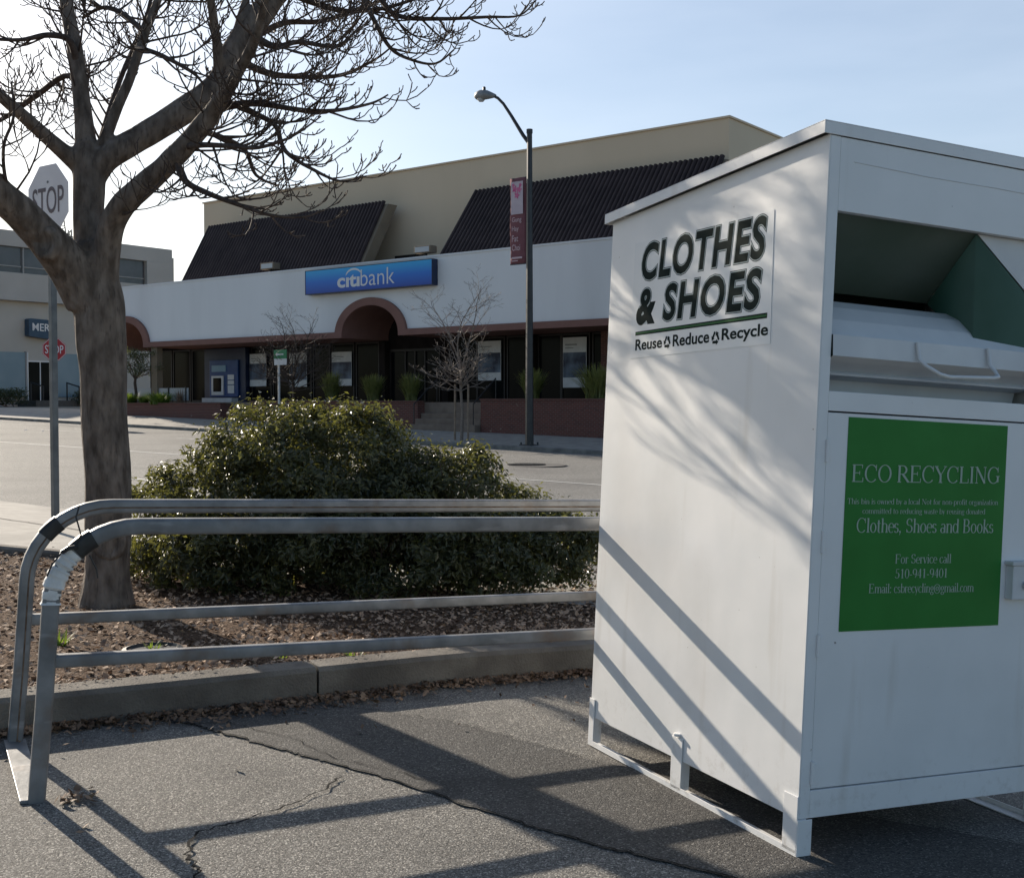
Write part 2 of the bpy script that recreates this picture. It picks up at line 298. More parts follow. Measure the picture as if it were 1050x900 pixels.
# a small roman alphabet drawn with a broad nib: cap height 1
TK, TN = .125, .045
def Lx(a, b, c, d, w=None): return ('L', a, b, c, d, w)
def Ax(cx, cy, rx, ry, a0=0, a1=360): return ('A', cx, cy, rx, ry, a0, a1)
def Sx(x, y, w=.24): return ('L', x-w/2, y, x+w/2, y, TN)
def arch(x): return [Ax(x+.17, .45, .17, .19, 0, 180), Lx(x+.34, 0, x+.34, .46), Sx(x+.34, .02, .2)]
G = {' ': (.3, []),
 'E': (.74, [Lx(.14,0,.14,1), Lx(.03,.98,.62,.98,TN), Lx(.14,.52,.46,.52,TN), Lx(.03,.02,.66,.02,TN), Lx(.61,1,.61,.78,TN), Lx(.46,.63,.46,.41,TN), Lx(.66,0,.66,.25,TN)]),
 'C': (.8, [Ax(.42,.5,.35,.5,42,318), Lx(.7,1,.7,.66,TN)]), 'O': (.86, [Ax(.42,.5,.35,.5)]),
 'R': (.78, [Lx(.14,0,.14,1), Lx(.03,.98,.34,.98,TN), Lx(.14,.49,.34,.49,TN), Ax(.32,.735,.24,.245,-90,90), Lx(.34,.49,.7,.02,TK), Sx(.14,.02), Sx(.7,.02,.18)]),
 'Y': (.76, [Lx(.08,.98,.38,.45,TK), Lx(.68,.98,.38,.45,TN), Lx(.38,.48,.38,0), Sx(.1,.98), Sx(.66,.98,.2), Sx(.38,.02)]),
 'L': (.66, [Lx(.14,0,.14,1), Sx(.14,.98), Lx(.03,.02,.6,.02,TN), Lx(.6,0,.6,.27,TN)]), 'I': (.34, [Lx(.16,0,.16,1), Sx(.16,.98), Sx(.16,.02)]),
 'N': (.84, [Lx(.14,0,.14,1,TN), Lx(.12,1,.68,0,TK), Lx(.68,0,.68,1,TN), Sx(.14,.02,.2), Sx(.1,.98,.14), Sx(.68,.98,.2)]),
 'G': (.84, [Ax(.42,.5,.35,.5,42,318), Lx(.7,.42,.7,.08), Sx(.7,.44), Lx(.7,1,.7,.68,TN)]),
 'B': (.7, [Lx(.14,0,.14,1), Lx(.03,.98,.34,.98,TN), Lx(.03,.02,.34,.02,TN), Lx(.14,.52,.34,.52,TN), Ax(.33,.75,.2,.235,-90,90), Ax(.34,.27,.25,.25,-90,90)]),
 'S': (.6, [Ax(.29,.75,.2,.235,20,270), Ax(.29,.27,.22,.25,-160,90), Lx(.47,.98,.47,.76,TN), Lx(.08,.02,.08,.26,TN)]),
 'F': (.66, [Lx(.14,0,.14,1), Lx(.03,.98,.6,.98,TN), Lx(.14,.52,.44,.52,TN), Lx(.59,1,.59,.76,TN), Sx(.14,.02), Lx(.44,.62,.44,.42,TN)]),
 'T': (.68, [Lx(.33,0,.33,1), Lx(.04,.98,.62,.98,TN), Lx(.05,1,.05,.77,TN), Lx(.61,1,.61,.77,TN), Sx(.33,.02)]),
 'o': (.54, [Ax(.26,.33,.2,.33)]), 'l': (.28, [Lx(.13,0,.13,1), Sx(.13,.02), Lx(.03,.97,.13,.97,TN)]),
 't': (.34, [Lx(.14,.08,.14,.86), Lx(.02,.64,.3,.64,TN), Ax(.23,.1,.09,.1,180,310)]),
 'h': (.58, [Lx(.12,0,.12,1), Sx(.12,.02,.2), Lx(.02,.97,.12,.97,TN)] + arch(.12)),
 'e': (.48, [Ax(.25,.33,.2,.33,0,310), Lx(.06,.37,.45,.37,TN)]), 's': (.4, [Ax(.19,.49,.13,.15,20,270), Ax(.19,.17,.14,.16,-160,90)]),
 'c': (.46, [Ax(.25,.33,.2,.33,40,320)]), 'n': (.58, [Lx(.12,0,.12,.66), Sx(.12,.02,.2), Lx(.02,.64,.12,.64,TN)] + arch(.12)),
 'a': (.47, [Ax(.2,.18,.15,.18), Lx(.37,0,.37,.46), Ax(.22,.46,.15,.18,0,150), Lx(.37,.02,.46,.02,TN)]),
 'd': (.56, [Ax(.24,.33,.19,.33), Lx(.43,0,.43,1), Lx(.33,.97,.43,.97,TN), Lx(.43,.02,.53,.02,TN)]),
 'b': (.55, [Lx(.12,0,.12,1), Ax(.31,.33,.19,.33), Lx(.02,.97,.12,.97,TN)]), 'p': (.55, [Lx(.12,-.3,.12,.66), Ax(.31,.33,.19,.33), Sx(.12,-.28)]),
 'k': (.55, [Lx(.12,0,.12,1), Sx(.12,.02), Lx(.14,.3,.42,.64,TN), Lx(.22,.38,.48,.02,TK), Sx(.46,.02,.16), Sx(.42,.64,.16), Lx(.02,.97,.12,.97,TN)]),
 'r': (.4, [Lx(.12,0,.12,.66), Sx(.12,.02), Ax(.25,.48,.13,.16,30,180), Lx(.02,.64,.12,.64,TN)]),
 'v': (.48, [Lx(.06,.66,.24,0,TK), Lx(.43,.66,.24,0,TN), Sx(.08,.64,.18), Sx(.42,.64,.14)]), 'i': (.28, [Lx(.13,0,.13,.66), Sx(.13,.02), Lx(.13,.84,.13,.96), Lx(.03,.64,.13,.64,TN)]),
 'y': (.48, [Lx(.06,.66,.25,.02,TK), Lx(.43,.66,.14,-.28,TN), Sx(.08,.64,.18), Sx(.42,.64,.14)]),
 'g': (.48, [Ax(.22,.45,.15,.2), Ax(.23,-.1,.18,.15), Lx(.16,.26,.18,.05,TN), Lx(.34,.6,.45,.62,TN)]), 'm': (.92, [Lx(.12,0,.12,.66), Sx(.12,.02,.2), Lx(.02,.64,.12,.64,TN)] + arch(.12) + arch(.46)),
 'u': (.57, [Lx(.12,.2,.12,.66), Ax(.28,.2,.16,.19,180,360), Lx(.44,0,.44,.66), Lx(.02,.64,.12,.64,TN), Lx(.44,.02,.54,.02,TN)]),
 'w': (.72, [Lx(.06,.66,.22,0,TK), Lx(.36,.6,.22,0,TN), Lx(.36,.66,.5,0,TK), Lx(.66,.66,.5,0,TN)]), 'f': (.34, [Lx(.14,0,.14,.82), Ax(.25,.82,.11,.16,40,180), Lx(.02,.64,.3,.64,TN), Sx(.14,.02)]),
 'z': (.46, [Lx(.04,.64,.42,.64,TN), Lx(.4,.64,.05,.02,TK), Lx(.04,.02,.42,.02,TN)]),
 '5': (.5, [Lx(.12,.98,.42,.98,TN), Lx(.12,.98,.1,.55,TN), Ax(.2,.32,.2,.3,-150,110)]), '1': (.5, [Lx(.26,0,.26,1), Sx(.26,.02), Lx(.12,.86,.26,.98,TN)]),
 '0': (.5, [Ax(.25,.5,.19,.5)]), '9': (.5, [Ax(.24,.68,.18,.31), Ax(.2,.6,.22,.6,-70,10)]), '4': (.5, [Lx(.33,0,.33,1), Lx(.04,.3,.46,.3,TN), Lx(.33,1,.04,.3,TN)]),
 '-': (.34, [Lx(.04,.34,.28,.34,.07)]), ':': (.26, [Lx(.12,0,.12,.12), Lx(.12,.5,.12,.62)]), '.': (.24, [Lx(.1,0,.1,.12)]), ',': (.26, [Lx(.1,0,.1,.12), Lx(.13,.02,.06,-.16,TN)]),
 '@': (.94, [Ax(.45,.38,.4,.5), Ax(.45,.4,.15,.22), Lx(.62,.62,.6,.2,TN)]),
}
def serif_text(mb, txt, o, ex, ey, w, h, lift):
    """w total width, h cap height"""
    tot = sum(G[c][0] for c in txt)-.05; sx = w/tot; o = Vector(o); ex = Vector(ex); ey = Vector(ey); lift = Vector(lift); x = 0; k = 0
    for c in txt:
        for s in G[c][1]:
            k += 1; up = lift*(1+.06*(k % 9))
            if s[0] == 'L':
                _, a, b, cc, d, wd_ = s; dx, dy = cc-a, d-b; l = math.hypot(dx, dy)
                ww = wd_ if wd_ else (TN+(TK-TN)*abs(dy)/l); nx, ny = -dy/l*ww/2, dx/l*ww/2
                q = [(a+nx, b+ny), (a-nx, b-ny), (cc-nx, d-ny), (cc+nx, d+ny)]
                mb.add([o+ex*((x+p[0])*sx)+ey*(p[1]*h)+up for p in q], [(0, 1, 2, 3)])
            else:
                _, cx, cy, rx, ry, a0, a1 = s; n = max(6, int(abs(a1-a0)/20)); vs = []
                for i in range(n+1):
                    t = R(a0+(a1-a0)*i/n); hw = (TN+(TK-TN)*abs(math.cos(t))**1.2)/2
                    for sg in (-1, 1): vs.append(o+ex*((x+cx+(rx+sg*hw*.9)*math.cos(t))*sx)+ey*((cy+(ry+sg*hw*.8)*math.sin(t))*h)+up)
                mb.add(vs, [(2*i, 2*i+1, 2*i+3, 2*i+2) for i in range(n)])
        x += G[c][0]

# ------------------------------------------------------------------ frames and the lie of the land
BO = Vector((.884, 3.6, 0))                                # near foot of the collection bin
BA = Vector((.9053, .4218, -.0502)); BB = Vector((-.4224, .9064, -.0011)); BC = Vector((.0451, .0222, .9987))
BIN = Matrix(((BA.x, BB.x, BC.x, BO.x), (BA.y, BB.y, BC.y, BO.y), (BA.z, BB.z, BC.z, BO.z), (0, 0, 0, 1)))
FO = Vector((-.9, 43, 0)); FU = Vector((.791, -.612, 0)).normalized(); FN = Vector((FU.y, -FU.x, 0)); FROT = math.atan2(FU.y, FU.x)
def F(u, n, z=0.): return FO + FU*u + FN*n + Vector((0, 0, z))
def toF(x, y): d = Vector((x, y, 0))-FO; return d.dot(FU), d.dot(FN)
def sstep(a, b, x): t = min(1, max(0, (x-a)/(b-a))); return t*t*(3-2*t)
def lot_z(x, y):
    z = -(BC.x*(x-BO.x)+BC.y*(y-BO.y))/BC.z
    a = (x-BO.x)*BA.x+(y-BO.y)*BA.y
    t = max(0, -a); t = t*t/(t+.15) if t > 0 else 0
    far = max(0, y-9)*.0222+max(0, abs(x)-9)*0
    return z-.031*min(t, 12)+far
def street_z(u, n):
    uc = max(-34, min(60, u)); zf = -.015-.0215*uc; zn = -.012*(uc-12.4)
    t = (n-4)/21.3; t = max(-.1, min(1.2, t)); return zf+(zn-zf)*t
def g(x, y):
    u, n = toF(x, y); k = sstep(25.3, 28.2, n)
    return lot_z(x, y)*k+street_z(u, n)*(1-k) if 0 < k < 1 else (lot_z(x, y) if k >= 1 else street_z(u, n))
def P(x, y, h=0.): return Vector((x, y, g(x, y)+h))
def lotp(a, b): p = BO+BA*a+BB*b; return p.x, p.y
def strip(name, A, Bq, m, h0, h1, nu, nv, kind='structure', zf=None, jit=0):
    """sheet between two straight lines A=(p,q) and Bq=(p,q) that follows the ground + offset"""
    mb = MB(); zf = zf or g; vs = []
    for j in range(nv+1):
        t = j/nv
        for i in range(nu+1):
            s = i/nu
            x = (A[0][0]*(1-s)+A[1][0]*s)*(1-t)+(Bq[0][0]*(1-s)+Bq[1][0]*s)*t
            y = (A[0][1]*(1-s)+A[1][1]*s)*(1-t)+(Bq[0][1]*(1-s)+Bq[1][1]*s)*t
            vs.append((x, y, zf(x, y)+h0*(1-t)+h1*t+(random.uniform(-jit, jit) if jit else 0)))
    w = nu+1
    mb.add(vs, [(j*w+i, j*w+i+1, (j+1)*w+i+1, (j+1)*w+i) for j in range(nv) for i in range(nu)])
    o = mb.build(name, m, smooth=True); o['kind'] = kind; return o

# ------------------------------------------------------------------ setting: ground, road, kerbs
random.seed(7)
BK = lambda s: (-4.1+.922*s, 10-.387*s)                    # back edge of the planting bed
def FRL(a, off=0.): return lotp(a, 2.53+.0872*a+off)         # foot of the kerb on the lot side
def xy(v): return (v.x, v.y)
strip('parking_lot', ((-18, -14), (24, -14)), (BK(-16), BK(22)), 'asphalt', 0, 0, 60, 60)
strip('pavement', (BK(-16), BK(22)), (xy(F(-8, 25.35)), xy(F(40, 25.35))), 'walk', .1, .1, 48, 12)
strip('road', (xy(F(-70, 25.5)), xy(F(60, 25.5))), (xy(F(-70, 4.0)), xy(F(60, 4.0))), 'road', 0, 0, 90, 24)
def kerb_run(name, line0, line1, h, n, m, drop=.25):
    mb = MB(); vs = []
    for i in range(n+1):
        t = i/n
        a = Vector(line0[0]).lerp(Vector(line0[1]), t); b = Vector(line1[0]).lerp(Vector(line1[1]), t)
        za = g(a.x, a.y); zb = g(b.x, b.y); r = .02; d = (b-a).normalized()*r
        vs += [(a.x, a.y, za-drop), (a.x, a.y, za+h-r), (a.x+d.x, a.y+d.y, za+h), (b.x-d.x, b.y-d.y, zb+h), (b.x, b.y, zb+h-r), (b.x, b.y, zb-drop)]
    mb.add(vs, [(6*i+j, 6*(i+1)+j, 6*(i+1)+j+1, 6*i+j+1) for i in range(n) for j in range(5)] + [(0, 1, 2, 3, 4, 5), tuple(range(6*n, 6*n+6))[::-1]])
    return mb.build(name, m)
# kerb round the bed on the lot side, cast in lengths with joints
edges = [-12, -9.4, -7, -4.3, -2.55, -.84, 1.2, 2.2, 2.9]
kb = MB()
for a0, a1 in zip(edges[:-1], edges[1:]):
    o_ = kerb_run('kerb', (FRL(a0+.006), FRL(a1-.006)), (FRL(a0+.006, .2), FRL(a1-.006, .2)), .15, 10, 'concrete')
    kb.add([tuple(v.co) for v in o_.data.vertices], [tuple(p.vertices) for p in o_.data.polygons]); bpy.data.objects.remove(o_)
o_ = kb.build('kerb', 'concrete'); o_['kind'] = 'structure'
strip('planting_bed', (FRL(-12, .19), FRL(2.9, .19)), (BK(-12), BK(1.6)), 'soil', .115, .06, 150, 60, jit=.012)
o_ = kerb_run('bed_back_kerb', (BK(-12), BK(2)), (BK(-12.0), BK(2)), .1, 4, 'concrete'); bpy.data.objects.remove(o_)
bk0, bk1 = BK(-12), BK(2.2); off = (.387*.13, .922*.13)
o_ = kerb_run('bed_back_kerb', ((bk0[0]-off[0], bk0[1]-off[1]), (bk1[0]-off[0], bk1[1]-off[1])), (bk0, bk1), .125, 30, 'concrete'); o_['kind'] = 'structure'
o_ = kerb_run('far_kerb', (xy(F(-70, 4.0)), xy(F(60, 4.0))), (xy(F(-70, 3.84)), xy(F(60, 3.84))), .13, 60, 'kerbface'); o_['kind'] = 'structure'
def farz(x, y):
    u, n = toF(x, y); return street_z(u, 4)+.13+.23*sstep(0, 1, (3.84-n)/3.0)
strip('far_pavement', (xy(F(-70, 3.84)), xy(F(60, 3.84))), (xy(F(-70, -3)), xy(F(60, -3))), 'farwalk', 0, 0, 60, 8, zf=farz)
strip('far_ground', (xy(F(-400, -3)), xy(F(300, -3))), (xy(F(-400, -600)), xy(F(300, -600))), 'earth', -.01, -.01, 60, 10, zf=farz)
mb = MB(); mb.quad((-900, -900, -3.2), (900, -900, -3.2), (900, 900, -3.2), (-900, 900, -3.2)); mb.build('ground', 'earth')['kind'] = 'structure'
# painted lines and worn patches on the road
mb = MB()
def road_bar(mb, u0, u1, n0, n1, h=.006, k=10):
    for i in range(k):
        a = u0+(u1-u0)*i/k; b = u0+(u1-u0)*(i+1)/k
        mb.quad(*[Vector((q.x, q.y, street_z(*toF(q.x, q.y))+h)) for q in (F(a, n0), F(b, n0), F(b, n1), F(a, n1))])
road_bar(mb, -30, 40, 14.62, 14.76, k=40)
for k in range(7): road_bar(mb, 8.2-9*k, 9.4-9*k+.6, 20.6, 20.74)
for k in range(9): road_bar(mb, -52+9*k, -49+9*k, 8.4, 8.52, k=3)
mb.build('lane_marking', 'paintline')['kind'] = 'structure'
# trench patch of smoother asphalt across the lot, with its ragged cracks
patch_top = [(-1.62, 2.385), (-1.25, 2.4), (-.95, 2.43), (-.68, 2.19), (-.5, 1.95), (-.34, 1.72), (-.14, 1.18), (.1, .79), (.45, .3), (1, -.4)]
patch_bot = [(-1.63, 2.38), (-1.47, 2.23), (-1.38, 2.05), (-1.2, 1.7), (-1.09, 1.49), (-.87, 1.07), (-.68, .58), (-.52, .29), (-.34, .01), (.1, -.7)]
def fine(poly, n=12):
    out = []
    for (a, b), (c, d) in zip(poly[:-1], poly[1:]):
        for i in range(n):
            t = i/n; out.append((a+(c-a)*t+random.uniform(-.012, .012), b+(d-b)*t+random.uniform(-.014, .014)))
    return out+[poly[-1]]
pt, pb = fine(patch_top), fine(patch_bot); mb = MB(); vs = []; NV = 6
for p_, q_ in zip(pt, pb):
    for j in range(NV+1):
        t = j/NV; x, y = lotp(p_[0]+(q_[0]-p_[0])*t, p_[1]+(q_[1]-p_[1])*t); vs.append((x, y, g(x, y)+.005))
mb.add(vs, [(i*(NV+1)+j, i*(NV+1)+j+1, (i+1)*(NV+1)+j+1, (i+1)*(NV+1)+j) for i in range(len(pt)-1) for j in range(NV)])
mb.build('asphalt_patch', 'patch')['kind'] = 'structure'
mb = MB()
def crack(line, w):
    pts = [lotp(*p) for p in line]; ww = [w*random.uniform(.25, 1.5) for _ in pts]; ww[0] = ww[-1] = .0005
    for i in range(len(pts)-1):
        (x0, y0), (x1, y1) = pts[i], pts[i+1]; dx, dy = x1-x0, y1-y0; l = math.hypot(dx, dy)+1e-6; nx, ny = -dy/l, dx/l
        q = [(x0+nx*ww[i], y0+ny*ww[i]), (x0-nx*ww[i], y0-ny*ww[i]), (x1-nx*ww[i+1], y1-ny*ww[i+1]), (x1+nx*ww[i+1], y1+ny*ww[i+1])]
        mb.add([(a, b, g(a, b)+.009) for a, b in q], [(0, 1, 2, 3)])
crack(pb, .0032); crack(pt[30:], .0018)
crack(fine([(-1.07, 1.27), (-1.22, 1.11), (-1.47, .96), (-1.68, .88), (-1.74, .7), (-1.72, .58), (-1.78, .4)], 9), .0045)
crack(fine([(-1.32, 2.2), (-1.3, 2.13), (-1.12, 1.82), (-1.03, 1.5), (-.8, 1.12)], 8), .002)
mb.build('pavement_crack', 'crack')['kind'] = 'structure'
# crack between the pavement slab and the road, left
mb = MB()
L0 = [(-9.5+.79*.35*i, 16.55-.61*.35*i) for i in range(40)]
for i in range(39):
    a, b = L0[i], L0[i+1]; j0, j1 = random.uniform(-.03, .03), random.uniform(-.03, .03)
    mb.add([(a[0], a[1]-.9+j0, g(a[0], a[1]-.9)+.106), (b[0], b[1]-.9+j1, g(b[0], b[1]-.9)+.106), (b[0], b[1]-.87+j1, g(b[0], b[1]-.87)+.106), (a[0], a[1]-.87+j0, g(a[0], a[1]-.87)+.106)], [(0, 1, 2, 3)])
mb.build('slab_joint', 'crack')['kind'] = 'structure'
# bark chips and dry leaves
def flake(mb, p, s, flat=.5, asp=None):
    asp = asp or random.uniform(.3, .8); az_ = random.uniform(0, 6.283); tl = Vector((random.gauss(0, flat), random.gauss(0, flat), 1)).normalized()
    ex = Vector((math.cos(az_), math.sin(az_), 0)); ex = (ex-tl*ex.dot(tl)).normalized(); ey = tl.cross(ex)
    p = Vector(p); bend = tl*s*random.uniform(-.15, .25)
    mb.add([p-ex*s, p+ey*s*asp+bend*.3, p+ex*s*.9+bend, p-ey*s*asp], [(0, 1, 2, 3)])
mb = MB(); n_ = 0
while n_ < 30000:
    a = random.uniform(-6.0, 3.0); t = random.random()**1.25
    p0 = Vector(FRL(a, .2)); s_ = random.uniform(-5.5, 2.0); p1 = Vector(BK(s_))
    p = p0.lerp(Vector((p0.x+ (p1.x-p0.x)*.25, p1.y)), t)
    if p.y > 10.6: continue
    n_ += 1; d_ = p.length
    flake(mb, (p.x, p.y, g(p.x, p.y)+.115-.05*t+random.uniform(.002, .022)), random.uniform(.006, .019)*(1+.05*d_), .45)
tag(mb.build('bark_chips', 'chip'), kind='stuff')
mb = MB()
for i in range(4200):
    a = random.uniform(-3.2, 2.0); b = 2.53+.0872*a-.005-abs(random.gauss(0, (.1 if a < -.3 else .06) if a > -1.75 else .045))
    if random.random() < .02: b -= random.random()*1.0
    x, y = lotp(a, b); flake(mb, (x, y, g(x, y)+random.uniform(.006, .03)), random.uniform(.008, .022), .6)
for i in range(46):
    x, y = lotp(-2.0+random.gauss(0, .035), 1.37+random.gauss(0, .035)); flake(mb, (x, y, g(x, y)+random.uniform(.008, .02)), random.uniform(.01, .022), .6)
for i in range(25):
    x, y = lotp(random.uniform(-2.9, -1.9), random.uniform(.9, 2.2)); flake(mb, (x, y, g(x, y)+.008), random.uniform(.008, .02), .4)
for i in range(420):
    a = random.uniform(-3.2, 1.5); x, y = lotp(a, 2.53+.0872*a+random.uniform(.1, .22)); flake(mb, (x, y, g(x, y)+.16), random.uniform(.005, .013), .4)
tag(mb.build('leaf_litter', 'dryleaf'), kind='stuff')

# ------------------------------------------------------------------ branching
def limb_tube(mb, pts, n=10):
    """pts (x,y,z,r): smooth Catmull-Rom tube"""
    q = [Vector(p) for p in pts]; out = []; k = len(q)
    for i in range(k-1):
        p0, p1, p2, p3 = q[max(i-1, 0)], q[i], q[i+1], q[min(i+2, k-1)]
        for j in range(5):
            t = j/5; out.append(.5*((2*p1)+(p2-p0)*t+(2*p0-5*p1+4*p2-p3)*t*t+(3*p1-p0-3*p2+p3)*t**3))
    out.append(q[-1]); return out
def V4(p): return Vector((*p,))
def grow(mb, start, d, length, r0, depth, rng, lift, kid_step, spread, n=5, minr=.0016):
    """a twig that sags, then turns up at its tip; kids alternate left and right"""
    steps = max(4, int(length/.06)); pts = [start.copy()]; rad = [r0]; p = start.copy(); d = d.normalized(); wob = Vector((rng.gauss(0, 1), rng.gauss(0, 1), rng.gauss(0, .6)))*.06
    nodes_ = []
    for i in range(steps):
        t = (i+1)/steps
        d = (d + Vector((0, 0, lift*(t*1.6-.35)))*.16 + Vector((rng.gauss(0, .06), rng.gauss(0, .06), rng.gauss(0, .05))) + wob*.12).normalized()
        p = p+d*(length/steps); pts.append(p.copy()); rad.append(max(minr, r0*(1-.72*t))); nodes_.append((p.copy(), d.copy(), t, rad[-1]))
    mb.tube(pts, rad, n=n, cap=False)
    if depth <= 0: return
    s = rng.uniform(.2, .34)*length; sg = rng.choice((-1, 1))
    while s < length*.97:
        i = min(steps-1, int(s/length*steps)); q, dd, t, rr = nodes_[i]
        side = dd.cross(Vector((rng.gauss(0, .4), rng.gauss(0, .4), 1))).normalized()*sg; sg = -sg
        kd = (dd*(.75)+side*spread+Vector((0, 0, rng.uniform(-.15, .3)))).normalized()
        grow(mb, q, kd, length*rng.uniform(.3, .55)*(1.1-.4*t), min(rr*.75, r0*.6), depth-1, rng, lift, kid_step, spread, max(3, n-1), minr)
        s += kid_step*rng.uniform(.6, 1.4)*(.6 if depth == 1 else 1)

